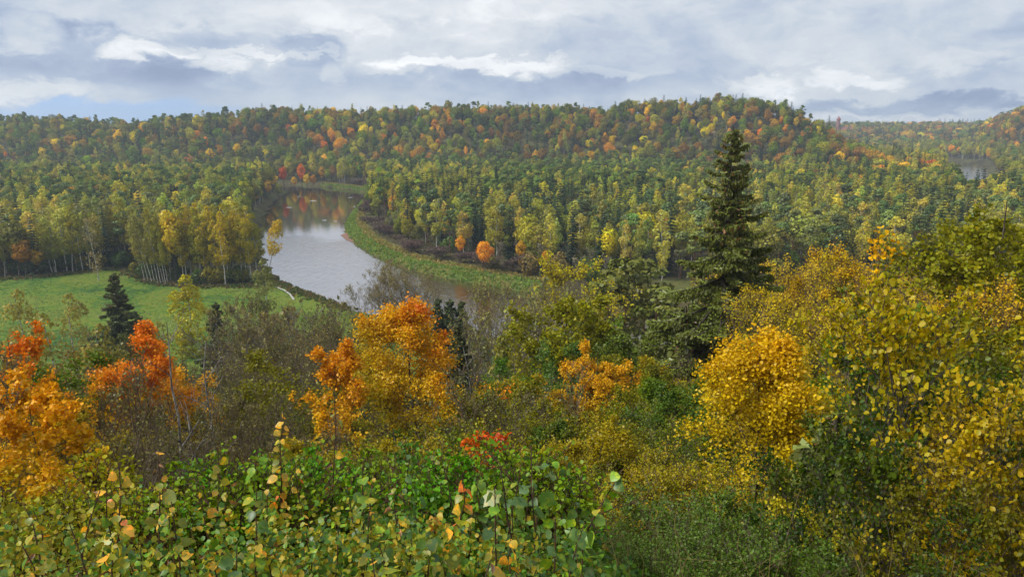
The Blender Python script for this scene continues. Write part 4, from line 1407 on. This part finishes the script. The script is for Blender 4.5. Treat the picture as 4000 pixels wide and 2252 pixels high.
# trees between slope and river
sp_a, sp_b = tall_spruce(17, 25, 11.5, .26, 1.05, 1.5), tall_spruce(18, 20, 7.2, .24, 1.0, 1.5)
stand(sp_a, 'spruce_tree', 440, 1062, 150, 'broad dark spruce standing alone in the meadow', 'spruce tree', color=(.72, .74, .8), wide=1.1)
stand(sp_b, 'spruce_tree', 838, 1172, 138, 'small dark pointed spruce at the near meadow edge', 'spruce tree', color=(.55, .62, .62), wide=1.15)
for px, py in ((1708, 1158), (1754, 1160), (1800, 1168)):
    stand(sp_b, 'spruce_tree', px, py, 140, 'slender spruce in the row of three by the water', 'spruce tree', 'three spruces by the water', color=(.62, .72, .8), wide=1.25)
stand(BW[4], 'birch_tree', 722, 1078, 172, 'yellow topped bushy birch in the meadow', 'birch tree', color=lin(176, 160, 72), wide=1.15)
stand(BW[5], 'birch_tree', 264, 1148, 150, 'pale airy birch left of the broad meadow spruce', 'birch tree', color=lin(158, 142, 84), wide=1.0)
stand(BW[4], 'birch_tree', 1026, 1015, 206, 'grey green birch between meadow and river', 'birch tree', color=lin(132, 134, 82), wide=1.0)
stand(LEAFY[0], 'broadleaf_tree', 490, 1330, 110, 'green brown leafy tree below the broad meadow spruce', 'broadleaf tree', color=lin(96, 100, 58))
for i, (px, py, D) in enumerate([(1490, 1035, 192), (1545, 1040, 200), (1590, 1035, 190), (1640, 1050, 196), (1430, 1085, 186), (1690, 1080, 188)]):
    stand(TWIGGY[i % 3], 'willow_tree', px, py, D, 'nearly bare willow in the riverside group before the water', 'willow tree', 'bare willows at the riverside', color=lin(150, 130, 84), wide=1.3)
for i, (px, py, D, wd) in enumerate([(2010, 1110, 100, .75), (1950, 1150, 90, .7), (2090, 1100, 115, .8)]):
    stand(TWIGGY[i % 3], 'alder_tree', px, py, D, 'tall bare grey alder in front of the far water', 'alder tree', 'bare alders in front of the far water', color=lin(144, 138, 84), wide=wd)
tw = make_near(111, 'aspen', 20, 9, (13, 8, 6), 5200, .24, c_plain, 'diamond', BARK_GREY, .16, .2, .55, .8, .45, .2, jitter=.2, minr=.016, levs=[3], drop_below=.55)
stand(tw, 'aspen_tree', 2222, 990, 128, 'airy yellow aspen with bare grey lower branches', 'aspen tree', color=lin(190, 166, 62))
for i, (px, py, D) in enumerate([(2450, 1000, 142), (2530, 1010, 150), (2380, 1070, 136), (2580, 1120, 130)]):
    stand(PINE[i % 3], 'pine_tree', px, py, D, 'blue green pine with reddish trunk in the group left of the tall spruce', 'pine tree', 'pines left of the tall spruce', color=lin(112, 114, 58), wide=1.25)
oak = make_near(112, 'oak', 16, 9, (13, 9, 5), 11000, .23, c_plain, 'diamond', BARK, .2, .25, .65, .35, .42, .25, jitter=.16, levs=[3])
stand(oak, 'oak_tree', 2190, 1140, 62, 'yellow green spreading oak in front of the far water', 'oak tree', color=lin(142, 138, 50))
stand(oak, 'oak_tree', 3960, 822, 34, 'large olive green oak above the leafy hazels', 'oak tree', color=lin(136, 132, 44), rot=1.0)
stand(LEAFY[1], 'oak_tree', 3720, 900, 40, 'smaller olive oak left of the large one', 'oak tree', color=lin(126, 124, 48), rot=1.0)
stand(LEAFY[0], 'ash_tree', 2530, 1235, 57.5, 'green leafy ash left of the tall spruce trunk', 'ash tree', color=lin(104, 116, 56), wide=1.0)
stand(LEAFY[1], 'ash_tree', 2200, 1340, 55, 'fresh green ash below the spreading oak', 'ash tree', color=lin(96, 122, 62), wide=.7)
stand(LEAFY[2], 'ash_tree', 2580, 1440, 36, 'olive green ash in front of the tall spruce trunk', 'ash tree', color=lin(112, 112, 48), wide=1.0)
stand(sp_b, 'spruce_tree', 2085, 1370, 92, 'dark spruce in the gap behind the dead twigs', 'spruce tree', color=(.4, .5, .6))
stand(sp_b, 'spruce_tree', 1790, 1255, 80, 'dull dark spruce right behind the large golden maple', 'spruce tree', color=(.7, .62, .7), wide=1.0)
for i, (px, py, D) in enumerate([(1010, 1180, 105), (1090, 1230, 92), (1180, 1260, 84), (960, 1300, 76), (1250, 1230, 98), (880, 1400, 60), (1120, 1380, 62), (930, 1200, 112), (1160, 1190, 110), (1320, 1220, 100), (1040, 1290, 80), (1210, 1330, 72), (870, 1300, 84), (1290, 1300, 86), (1400, 1250, 96)]):
    stand(TWIGGY[i % 3], 'alder_tree', px, py, D, 'grey brown half bare alder between meadow and golden maple', 'alder tree', 'half bare alders between meadow and golden maple', color=[lin(118, 112, 66), lin(132, 112, 68), lin(104, 104, 62)][i % 3])
for i, (px, py, D) in enumerate([(130, 1370, 48), (230, 1420, 44), (300, 1390, 60), (60, 1420, 40)]):
    stand(TWIGGY[i % 3], 'alder_tree', px, py, D, 'brown leaved thin tree between the two red maples', 'alder tree', 'brown thin trees between the two red maples', color=lin(150, 104, 54))

for px, py, D, t_, nm_t, lb, cat_, c in [(2010, 1250, 72, BW[2], 'birch_tree', 'slim pale trunked birch behind the green ash group', 'birch tree', lin(150, 142, 70)), (1955, 1300, 64, BW[2], 'birch_tree', 'crooked pale trunked birch beside the dead twigs', 'birch tree', lin(140, 138, 74)),
                                        (1985, 1430, 48, LEAFY[1], 'ash_tree', 'green ash right of the large golden maple', 'ash tree', lin(90, 118, 52)), (2420, 1330, 60, LEAFY[2], 'ash_tree', 'mid green ash behind the golden topped maple', 'ash tree', lin(104, 126, 50)),
                                        (2490, 1500, 33, LEAFY[0], 'ash_tree', 'yellow green ash beside the golden topped maple', 'ash tree', lin(134, 132, 42)), (1890, 1520, 40, LEAFY[0], 'ash_tree', 'dull green ash under the large golden maple', 'ash tree', lin(92, 108, 50)),
                                        (2090, 1560, 30, LEAFY[2], 'ash_tree', 'olive ash in front of the dark gap', 'ash tree', lin(128, 124, 44)), (2300, 1240, 75, LEAFY[1], 'ash_tree', 'fresh green ash under the airy yellow aspen', 'ash tree', lin(106, 130, 54)),
                                        (2700, 1500, 40, LEAFY[1], 'ash_tree', 'green ash against the tall spruce foot', 'ash tree', lin(96, 116, 48))]:
    stand(t_, nm_t, px, py, D, lb, cat_, color=c, wide=.85)

for i, (px, py, D, wd) in enumerate([(1960, 1120, 92, .62), (2045, 1090, 102, .6), (1900, 1200, 82, .6), (2120, 1130, 106, .65), (1985, 1180, 76, .5), (2075, 1210, 80, .55)]):
    stand(BARE[i % 2], 'alder_tree', px, py, D, 'tall slender grey trunked alder right of the large golden maple', 'alder tree', 'slender grey alders right of the large golden maple', color=lin(146, 136, 92), wide=wd)
for i, (px, py, D) in enumerate([(1130, 1190, 96), (1010, 1165, 104), (930, 1260, 84), (1240, 1190, 104)]):
    stand(BARE[i % 2], 'alder_tree', px, py, D, 'tall grey trunked bare alder below the meadow end', 'alder tree', 'grey trunked alders below the meadow end', color=lin(140, 124, 88), wide=.75)
for i, (px, py, D, lb) in enumerate([(60, 1130, 142, 'thin straw coloured birch left of the pale airy one'), (165, 1225, 112, 'short thin birch before the open meadow'), (380, 1265, 104, 'thin birch in front of the broad meadow spruce'), (625, 1255, 124, 'thin birch before the meadow beside the dead tree')]):
    stand(BW[5], 'birch_tree', px, py, D, lb, 'birch tree', color=[lin(160, 142, 80), lin(150, 138, 76), lin(142, 126, 70), lin(150, 146, 78)][i], wide=.9)

# golden thicket right of the tall spruce
gold = make_near(113, 'hazel', 15, 6.0, (14, 9, 6), 9000, .10, grad([(.3, lin(136, 124, 50)), (.7, lin(186, 150, 50)), (.95, lin(214, 160, 50))], .12), 'oval', TWIG, .07, .3, .42, .9, .4, .2, multi=3, jitter=.16, minr=.008, levs=[3])
gold2 = make_near(114, 'hazel', 15, 5.6, (14, 9, 6), 7500, .10, grad([(.3, lin(120, 122, 50)), (.7, lin(170, 154, 50)), (.95, lin(212, 168, 50))], .12), 'oval', TWIG, .07, .3, .42, .9, .4, .2, multi=3, jitter=.16, minr=.008, levs=[3])
for i, (px, py, D) in enumerate([(3040, 1040, 64), (3130, 1000, 62), (3230, 985, 60), (3330, 1000, 52), (3440, 960, 46), (3540, 1000, 42), (3640, 1040, 40), (3120, 1150, 44), (3240, 1170, 38), (3360, 1160, 34), (3500, 1150, 30), (3640, 1140, 28), (3780, 1080, 30), (3880, 1040, 32)]):
    stand((gold, gold2)[i % 2], 'hazel_shrub', px, py, D, 'golden thin leaved hazel in the thicket right of the tall spruce', 'hazel shrub', 'golden hazels right of the tall spruce', wide=1.05)
shoot = make_near(115, 'aspen', 7, 1.5, (9, 6), 420, .075, grad([(.3, YGR_), (.7, lin(222, 168, 52)), (.95, lin(226, 160, 50))], .1), 'oval', BARK, .035, .3, .4, .9, .3, .2, jitter=.06)
stand(shoot, 'aspen_sapling', 3470, 880, 13, 'slim aspen sapling with sparse golden leaves above the thicket', 'aspen sapling', rot=.2)

# leafy hazels close on the right
for i, (px, py, D, c, lb) in enumerate([(3930, 1110, 9.5, lin(160, 142, 46), 'tall yellow green hazel with round leaves under the large oak'), (3760, 1230, 11, lin(138, 132, 46), 'olive green hazel between the golden thicket and the tall yellow hazel'),
                                        (3560, 1330, 12, lin(110, 120, 52), 'dark green hazel in front of the golden thicket'), (3540, 1440, 11, lin(98, 112, 54), 'deep green hazel right of the bright orange maple'),
                                        (3650, 1560, 8, lin(118, 120, 46), 'green hazel below the olive one'), (3900, 1500, 7, lin(164, 140, 44), 'yellow leaved hazel below the tall yellow one'),
                                        (3450, 1800, 7.5, lin(96, 110, 50), 'low dark green hazel above the shaded ground'), (3330, 1720, 9.5, lin(108, 114, 46), 'low olive hazel below the bright orange maple'),
                                        (3800, 1900, 6, lin(148, 134, 46), 'low yellow green hazel beneath the yellow leaved one'), (4080, 1700, 6.2, lin(138, 126, 46), 'brown green hazel beside the yellow leaved one'),
                                        (3600, 2050, 5.6, lin(120, 122, 46), 'lowest green hazel of the right slope'), (3180, 1980, 8, lin(150, 136, 60), 'pale yellow leaved hazel beside the small dark spruce')]):
    hc_ = [((186, 156, 40), .8), ((120, 126, 40), .7), ((84, 106, 42), .7), ((74, 98, 42), .65), ((98, 114, 38), .65), ((192, 152, 38), .78),
           ((68, 92, 38), .6), ((102, 114, 34), .65), ((134, 126, 36), .65), ((152, 122, 38), .65), ((86, 106, 36), .6), ((200, 180, 84), .85)][i]
    stand(HAZEL[i % 3], 'hazel_shrub', px, py, D, lb, 'hazel shrub', color=tuple(q * hc_[1] for q in lin(*hc_[0])), wide=.8)
stand(tall_spruce(9, 4.2, 2.4), 'spruce_tree', 3270, 1620, 12.5, 'small young spruce hidden among the hazels', 'spruce tree')

# yellow green thickets of the lower middle slope
TC = [lin(150, 134, 28), lin(130, 126, 28), lin(108, 116, 32), lin(160, 132, 30)]
TN = ['golden green', 'olive green', 'deep green', 'amber']
for i, (px, py, D) in enumerate([(2040, 1680, 21), (2130, 1640, 22), (2230, 1690, 20), (2330, 1650, 21), (2440, 1700, 19), (2540, 1660, 20), (2650, 1690, 18), (2740, 1800, 17), (2840, 1930, 13), (2960, 1960, 12),
                                 (1740, 1690, 22), (1650, 1740, 18), (2100, 1820, 13), (2260, 1850, 13), (2400, 1850, 13), (2520, 1870, 12), (2640, 1850, 12), (2780, 1950, 11.5), (2920, 1960, 11), (3080, 1930, 10.5), (1960, 1850, 11), (1500, 1760, 16), (1350, 1770, 15),
                                 (2350, 2010, 9), (2500, 2020, 8.6), (2680, 2000, 8.4), (2850, 2010, 8), (3000, 2030, 7.5), (3140, 2060, 7), (2430, 2130, 6.8), (2620, 2120, 6.6), (2820, 2120, 6.4), (3000, 2150, 6.2)]):
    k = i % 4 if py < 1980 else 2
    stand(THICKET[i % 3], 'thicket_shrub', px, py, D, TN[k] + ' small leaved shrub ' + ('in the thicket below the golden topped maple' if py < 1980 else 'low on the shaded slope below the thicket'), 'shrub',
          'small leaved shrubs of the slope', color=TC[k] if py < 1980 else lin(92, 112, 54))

# filling of the slope: half bare saplings and small leafy trees that stay below the view
LIMX = [-600, 0, 250, 420, 600, 850, 1000, 1300, 1500, 1700, 1900, 2050, 2200, 2450, 2650, 2900, 3100, 3500, 4000, 4600]
LIMY = [1300, 1330, 1360, 1400, 1400, 1330, 1230, 1230, 1260, 1350, 1380, 1330, 1270, 1240, 1260, 1360, 1260, 1130, 1040, 1000]
X, Y = jgrid(-100, 100, 18, 128, 4.2, 9)
sel = (np.abs(X / Y) < .86) & (y_eff(X, Y) < 112)
X, Y = X[sel], Y[sel]; Zg = height(X, Y)
WINDOW = [(1300, 1880, 1800, 40), (300, 800, 1640, 44), (-300, 260, 1600, 30), (1130, 1450, 1720, 35), (2120, 2540, 1640, 40), (2650, 3320, 1880, 18), (2560, 3120, 1420, 58),
          (2440, 2740, 1500, 37), (520, 900, 1720, 37), (1950, 2480, 1370, 64), (1700, 2000, 1600, 50), (-200, 420, 1760, 14)]
nf = 0
for i in range(len(X)):
    yy, xx, zz = Y[i], X[i], Zg[i]
    # picture column of the tree, then the height the view over it allows
    px = 2000 + FPX * xx / (yy * cP + (EYE - zz - 6) * sP)
    if rn.random() > (1.0 if yy < 60 else .75): continue
    lim = np.interp(px, LIMX, LIMY) + rn.uniform(0, 160)
    for a, b, bot, dd in WINDOW:
        if a < px < b and yy < dd + 1.5: lim = max(lim, bot)
    d = ray(px, lim); zt = EYE + d[2] / d[1] * yy
    H = min(zt - zz, rn.uniform(6, 13))
    if H < 2.0: continue
    u = rn.random(); right = px > 1950
    if u < (.22 if right else .58):
        t, c, nm, lb, cat = TWIGGY[i % 3], [lin(112, 100, 62), lin(126, 106, 62), lin(100, 100, 60)][i % 3], 'alder_sapling', 'half bare grey brown sapling', 'sapling'
    else:
        t = LEAFY[i % 3]
        j = rn.integers(4)
        c = [lin(100, 118, 46), lin(124, 118, 44), lin(88, 108, 50), lin(156, 130, 42)][j]
        nm, cat = 'slope_tree', 'broadleaf tree'; lb = ['green', 'olive', 'dull green', 'golden brown'][j] + ' small leafy tree'
    wl = ' on the slope ' + ('under the large golden maple' if 1250 < px < 1950 else ('under the salmon maple' if px <= 700 else ('below the meadow' if px <= 1250 else ('below the tall spruce' if px < 3000 else 'below the golden thicket'))))
    lb = ('tall ' if H > 8 else ('low ' if H < 4.5 else '')) + lb + wl
    put_tree(t, nm, (xx, yy, zz), H / t.H, rn.uniform(0, 6.28), lb, cat, 'look-alikes: ' + lb, c, whole=(yy > 70 or H < 4.5), wide=1.1)
    nf += 1
print('slope fill', nf)

# ================================================================== plants at the viewpoint's edge
rf = np.random.default_rng(2024)


def leaf_blade(kind, seed):
    """one broad leaf, length 1 along +y, folded along the midrib, wavy, 24 triangles"""
    g = np.random.default_rng(seed)
    if kind == 'maple':
        ang = [(-90, .0), (-52, .48), (-25, .38), (2, .58), (20, .46), (40, .66), (62, .54), (90, .80)]
        half = [(math.cos(R(a)) * r_, .42 + math.sin(R(a)) * r_) for a, r_ in ang]
        half[0] = (0, .05)
        out = half + [(-a, b) for a, b in half[-2:0:-1]]
        V_ = [(a, b, .10 * abs(a) - .16 * b * b + g.uniform(-.02, .02)) for a, b in out] + [(0, .40, 0)]
        n = len(out)
        return Geo().add(V_, np.array([(n, i, (i + 1) % n) for i in range(n)]))
    ts_ = np.linspace(0, 1, 7)
    wd = {'ovate': [.0, .34, .44, .42, .33, .18, 0], 'round': [.0, .40, .50, .50, .43, .27, 0], 'narrow': [.0, .20, .27, .27, .21, .11, 0]}[kind]
    bend, fold, curl = g.uniform(.05, .35), g.uniform(.05, .35), g.uniform(-.15, .25)
    V_ = []
    for t, h in zip(ts_, wd):
        zc = -bend * t * t
        wv = g.uniform(-.03, .03)
        V_ += [(-h, t - .02, zc + fold * h + curl * h * h + wv), (0, t, zc), (h, t - .02, zc + fold * h + curl * h * h - wv)]
    F_ = []
    for i in range(6):
        a = i * 3
        F_ += [(a, a + 1, a + 4, a + 3), (a + 1, a + 2, a + 5, a + 4)]
    return Geo().add(V_, np.array(F_))


def dead_blade(seed):
    g = np.random.default_rng(seed)
    ts_ = np.linspace(0, 1, 6); V_ = []
    for t, h in zip(ts_, [.02, .16, .2, .18, .12, .01]):
        a = g.uniform(1.2, 2.2)
        for k in (-1, 0, 1):
            V_.append((math.sin(k * a) * h, t, -.25 * t * t + (1 - math.cos(k * a)) * h + g.uniform(-.02, .02)))
    F_ = []
    for i in range(5):
        a = i * 3; F_ += [(a, a + 1, a + 4, a + 3), (a + 1, a + 2, a + 5, a + 4)]
    return Geo().add(V_, np.array(F_))


BLADES = [leaf_blade('ovate', i).mesh('leaf_blade', [LEAF_BIG], True) for i in range(4)] + [leaf_blade('round', 10 + i).mesh('leaf_blade', [LEAF_BIG], True) for i in range(4)]
NARROW = [leaf_blade('narrow', 30 + i).mesh('leaf_blade', [LEAF_BIG], True) for i in range(2)]
MAPLEB = [leaf_blade('maple', 20 + i).mesh('leaf_blade', [LEAF_BIG], False) for i in range(2)]
DEADB = [dead_blade(40 + i).mesh('leaf_blade', [LEAF_BIG], True) for i in range(2)]

PAL = {
    'green': [lin(78, 110, 38), lin(88, 122, 38), lin(70, 100, 40), lin(98, 128, 40)],
    'bluegreen': [lin(78, 106, 58), lin(86, 112, 62), lin(70, 98, 52)],
    'bright': [lin(98, 138, 30), lin(112, 146, 34)],
    'yellowgreen': [lin(132, 136, 34), lin(118, 128, 34), lin(148, 142, 38)],
    'yellow': [lin(190, 158, 46), lin(176, 150, 48), lin(200, 150, 44)],
    'brown': [lin(112, 82, 54), lin(88, 62, 46), lin(136, 104, 72)],
    'pale': [lin(124, 132, 66), lin(134, 136, 70)],
    'orange': [lin(204, 130, 50), lin(196, 112, 52)],
}


def sapling(X, Y, H, look, nleaf, size, blades, label, lean=None, group='leafy saplings at the edge of the viewpoint', top=None, droopy=.25, f0=.22, glow=1.0):
    zg = float(height(np.array([X]), np.array([Y]))[0])
    e = link('sapling', None, None, label, 'sapling', group, None, (X, Y, zg))
    e.empty_display_size = .2
    le = lean if lean is not None else rf.normal(0, .12, 2)
    t = np.linspace(0, 1, 7)
    P = np.stack((le[0] * H * t ** 1.5 + np.cumsum(rf.normal(0, .012, 7)), le[1] * H * t ** 1.5 + np.cumsum(rf.normal(0, .012, 7)), H * t), 1)
    P[0] = (0, 0, -.1)
    g = Geo(); tubes(g, P[None], (np.linspace(.0075, .0022, 7) * (.7 + .35 * H))[None], 5)
    # petioles belong to the stem
    az = rf.uniform(0, 6.28)
    spec = []
    for i in range(nleaf):
        f = f0 + (1 - f0) * (i + rf.uniform(-.3, .3)) / nleaf
        f = min(max(f, .15), 1.0)
        az += 2.4 + rf.normal(0, .35)
        o = np.array([math.cos(az), math.sin(az), 0])
        b = np.array([np.interp(f, t, P[:, k]) for k in range(3)])
        sz = size * rf.uniform(.6, 1.2) * (1 - .35 * max(0, f - .75) / .25)
        pl = sz * rf.uniform(.2, .5)
        pd = norm(o + np.array([0, 0, .5 + .5 * f]))
        spec.append((b, b + pd * pl, o, sz, f))
    pp = np.array([[a, a * .66 + c * .33, a * .33 + c * .66, c] for a, c, _, _, _ in spec])
    tubes(g, pp, np.full((len(pp), 4), .0013), 3)
    link('stem', g.mesh('stem', [STEM], True), e)
    names = list(look); wts = np.array([look[k] for k in names], float); wts /= wts.sum()
    for b, c, o, sz, f in spec:
        kn = names[rf.choice(len(names), p=wts)]
        if top and f > .78 and rf.random() < .8: kn = top
        colr = np.clip(np.array(PAL[kn][rf.integers(len(PAL[kn]))]) * rf.uniform(1.0, 1.6) * glow, 0, .85)
        me = DEADB[rf.integers(2)] if kn == 'brown' else blades[rf.integers(len(blades))]
        A = norm(o * 1.0 + np.array([0, 0, rf.uniform(-.9, .25) - droopy]) + .35 * rdir(rf, 1)[0])
        N = norm(np.array([0, 0, .75]) + .95 * rdir(rf, 1)[0])
        N = norm(N - A * (A @ N)); Bv = np.cross(A, N)
        M = Matrix(((Bv[0], A[0], N[0]), (Bv[1], A[1], N[1]), (Bv[2], A[2], N[2])))
        lf = bpy.data.objects.new('leaf', me)
        lf.parent = e; lf.location = c; lf.rotation_euler = M.to_euler(); lf.scale = (sz, sz, sz)
        lf.color = (*colr, 1)
        COL.objects.link(lf)
    return e


LOOKS = [
    ({'yellowgreen': 5, 'yellow': 1.8, 'green': 2.2, 'brown': .5, 'pale': .3}, 'spotted yellow green sapling'),
    ({'green': 4, 'bright': 2, 'bluegreen': 2, 'yellowgreen': 1}, 'fresh green sapling'),
    ({'bluegreen': 4, 'green': 3, 'bright': 1, 'pale': .2}, 'blue green sapling'),
    ({'brown': 2.0, 'pale': 1.0, 'yellow': 1.8, 'yellowgreen': 2.4}, 'withered brown and straw coloured sapling'),
    ({'bright': 5, 'green': 1.5, 'yellowgreen': 1.2}, 'bright green broad leaved sapling'),
    ({'yellow': 4, 'yellowgreen': 2, 'orange': .5}, 'yellow autumn sapling'),
]


def fg_spot(px, D):
    """ground position under the picture column px at depth D"""
    return (px - 2000) / FPX * D * 1.06


# jittered field of saplings: left half yellower, middle greener
nsap = 0
for row, (D, H0, H1, n, a, b) in enumerate([(2.1, .42, .7, 16, -100, 2250), (2.6, .5, .82, 20, -100, 2320), (3.2, .55, .92, 23, -120, 2380), (3.9, .6, 1.0, 25, -120, 2330), (4.8, .6, 1.08, 25, -100, 2250), (6.0, .65, 1.25, 22, -50, 2150)]):
    for i in range(n):
        px = a + (b - a) * (i + rf.uniform(.05, .95)) / n
        d = D * rf.uniform(.9, 1.12)
        fx = min(max(px / 2300, 0), 1)
        p = np.array([3.2 * (1 - fx) ** 1.2 + .25, 1.0 + 2.2 * fx, .3 + 2.6 * fx ** 2, 1.6 * math.exp(-((fx - .42) / .25) ** 2) + .25, .6 + .9 * math.exp(-((fx - .45) / .2) ** 2), .55 * (1 - fx) + .1])
        k = rf.choice(6, p=p / p.sum())
        look, lb = LOOKS[k]
        H = rf.uniform(H0, H1)
        wide_ = rf.random()
        bl = BLADES[4:] if wide_ > .68 else (BLADES[:4] if wide_ > .12 else NARROW)
        sh = 'round leaved' if wide_ > .68 else ('oval leaved' if wide_ > .12 else 'narrow leaved')
        zone = ' below the yellow orange maple' if fx < .3 else (' amid the viewpoint bushes' if fx < .7 else ' beside the steep slope')
        lab = ('tall ' if H > (H0 + H1) / 2 else 'low ') + sh + ' ' + lb + zone
        sapling(fg_spot(px, d), d, H, look, int(rf.uniform(18, 28)), rf.uniform(.042, .078) if wide_ > .12 else .075, bl, lab, group='look-alikes: ' + lab)
        nsap += 1
# tall single shoots that stand above the rest
for px, pyt, D, lk, top, lb, nl in [(1045, 1640, 4.2, 5, 'yellow', 'tall leaning shoot with yellow leaves stacked to a pale tip', 20), (905, 1775, 4.0, 4, 'bright', 'upright shoot with a bright green leafy tip', 16),
                                   (790, 1760, 3.8, 0, 'yellowgreen', 'thin dark shoot with few yellow green leaves', 9), (505, 1800, 3.4, 3, 'brown', 'thin shoot with brown withered tip', 10),
                                   (340, 1830, 3.2, 3, 'yellow', 'thin shoot with yellow tip and withered leaves', 9), (1240, 1600, 4.6, 3, 'pale', 'very tall bare stemmed shoot with a few pale leaves', 7),
                                   (1370, 1830, 3.6, 1, None, 'slim dark stemmed shoot with green leaves', 10), (1570, 1780, 4.6, 2, None, 'slim shoot with pale blue green tip', 12),
                                   (1640, 1775, 5.0, 2, 'pale', 'slim shoot with pale white green hanging leaves', 12), (1935, 1930, 3.2, 4, 'bright', 'thin straight shoot with bright green tip', 11),
                                   (1750, 1880, 3.4, 5, 'orange', 'low shoot with pinkish orange leaves', 10), (2010, 1860, 3.6, 2, None, 'dark upright stem rising over the green bushes', 8)]:
    x0 = fg_spot(px, D)
    zt = EYE + ray(px, pyt)[2] / ray(px, pyt)[1] * D
    zg = float(height(np.array([x0]), np.array([D]))[0])
    look, _ = LOOKS[lk]
    sapling(x0, D, max(zt - zg, .6), look, int(nl * 1.8), .07, BLADES, lb, lean=(.06, .05), group=None, top=top, f0=.38, glow=.95)
# dense leafy bushes between the saplings
RIMB = [make_near(121 + i, 'rim_bush', 1.6, 1.35, (9, 7, 4), 1900, .05, c_plain, 'oval', STEM, .012, .05, .5, .8, .7, .25, multi=4, jitter=.035, minr=.0012, levs=[3], leafm=LEAF) for i in range(3)]
for i in range(30):
    px = 120 + 2050 * (i + rf.uniform(.1, .9)) / 30
    D = rf.uniform(4.3, 7.5)
    pyt = np.interp(px, [0, 500, 900, 1300, 1800, 2200], [1930, 1900, 1840, 1810, 1830, 1930]) + rf.uniform(-25, 70)
    k = 0 if px < 600 and rf.random() < .7 else int(rf.choice([1, 2, 1, 3]))
    c = [lin(150, 144, 38), lin(98, 142, 40), lin(84, 120, 56), lin(122, 142, 40)][k]
    nm_ = ['yellow green', 'fresh green', 'blue green', 'lime green'][k]
    lab = nm_ + ' twiggy bush ' + ('behind the spotted saplings' if px < 700 else ('amid the tall shoots' if px < 1400 else 'at the brink of the steep slope'))
    stand(RIMB[i % 3], 'bush', px, pyt, D, lab, 'bush', 'look-alikes: ' + lab, color=c, wide=rf.uniform(.9, 1.2))
# a maple seedling
for px, D, lab in ((2120, 3.4, 'maple seedling with grey green lobed leaves'), (2060, 2.9, 'maple seedling with pale dry lobed leaves')):
    sapling(fg_spot(px, D), D, .95, {'bluegreen': 4, 'green': 1.5} if D > 3 else {'pale': 1.2, 'bluegreen': 2}, 14, .075, MAPLEB, lab, group=None)
print('saplings', nsap)

# dense small leaves of the thicket floor, up to the height of the saplings
ng = 60000
gy = 1.5 + 8.5 * rf.random(ng) ** .8; gx = rf.uniform(-.86, .12, ng) * gy + rf.normal(0, .25, ng)
gx = np.where(rf.random(ng) < .12, rf.uniform(.0, .35, ng) * gy, gx)
gz = height(gx, gy)
can = np.clip(EYE - .512 * gy - gz, .15, 1.4) * (.15 + .75 * vnoise(gx, gy, .5, 31)) * np.interp(gx / gy, [.05, .2], [1, .5])
hh = can * rf.random(ng) ** .55
pos = np.stack((gx, gy, gz + hh), 1); n = len(pos)
fx_ = np.clip((gx / gy + .72) / .8, 0, 1); pt_ = vnoise(gx, gy, .6, 33)
yel_ = np.array([lin(150, 146, 36), lin(168, 146, 44), lin(124, 130, 38), lin(150, 150, 40)])[rf.integers(0, 4, n)]
grn_ = np.array([lin(92, 132, 38), lin(80, 116, 44), lin(108, 142, 42), lin(74, 106, 52)])[rf.integers(0, 4, n)]
cl = np.where((rf.random(n) + (pt_ - .5) * 1.2 < .25 + .65 * fx_)[:, None], grn_, yel_) * rf.uniform(.7, 1.35, (n, 1))
g = Geo()
leaves(g, rf, pos, norm(rdir(rf, n) + np.array([0, 0, -.2])), norm(np.array([0, -.1, .8]) + .9 * rdir(rf, n)), rf.uniform(.7, 1.4, n) * np.clip(.0085 * gy, .015, .04), 'oval', 0, cl)
link('ground_cover', g.mesh('ground_cover', [LEAF]), None, 'dense small leaved ground cover between the saplings of the viewpoint', 'ground cover', None, 'stuff')
# dry grass stalks
n = 900
gx = rf.uniform(-4.5, 2.0, n); gy = rf.uniform(1.8, 6.5, n); gz = height(gx, gy)
g = Geo()
L_ = rf.uniform(.35, .9, n)
dr = norm(np.array([0, 0, 1.]) + .35 * rdir(rf, n))
b0 = np.stack((gx, gy, gz - .02), 1)
Pq = np.stack([b0 + dr * (L_ * t)[:, None] + np.array([0, 0, -.25]) * (L_ * t ** 2.2)[:, None] + rf.normal(0, .1, (n, 3)) * t * t * L_[:, None] for t in (0, .33, .66, 1)], 1)
tubes(g, Pq, np.tile(np.array([.0016, .0014, .0011, .0005]), (n, 1)), 3, 0, np.array(lin(150, 126, 78)))
link('dry_grass', g.mesh('dry_grass', [LEAF]), None, 'dry straw grass stalks between the saplings', 'grass', None, 'stuff')

# ================================================================== haze of the damp air
HAZE = 0.00019
hm, ht, ho = mat('haze')
pv = ht.new('ShaderNodeVolumePrincipled')
pv.inputs['Color'].default_value = (0.74, 0.86, 1.0, 1)
pv.inputs['Density'].default_value = HAZE
pv.inputs['Anisotropy'].default_value = 0.2
ht.l.new(pv.outputs[0], ho.inputs['Volume'])
g = Geo()
v = [(x, y, z) for z in (-4.0, 106.0) for x, y in ((-3050, -330), (3050, -330), (3050, 3260), (-3050, 3260))]
g.add(v, np.array([(3, 2, 1, 0), (0, 1, 5, 4), (1, 2, 6, 5), (2, 3, 7, 6), (3, 0, 4, 7), (4, 5, 6, 7)]))
link('haze', g.mesh('haze', [hm]), None, 'thin damp haze over the valley', 'haze', None, 'stuff')
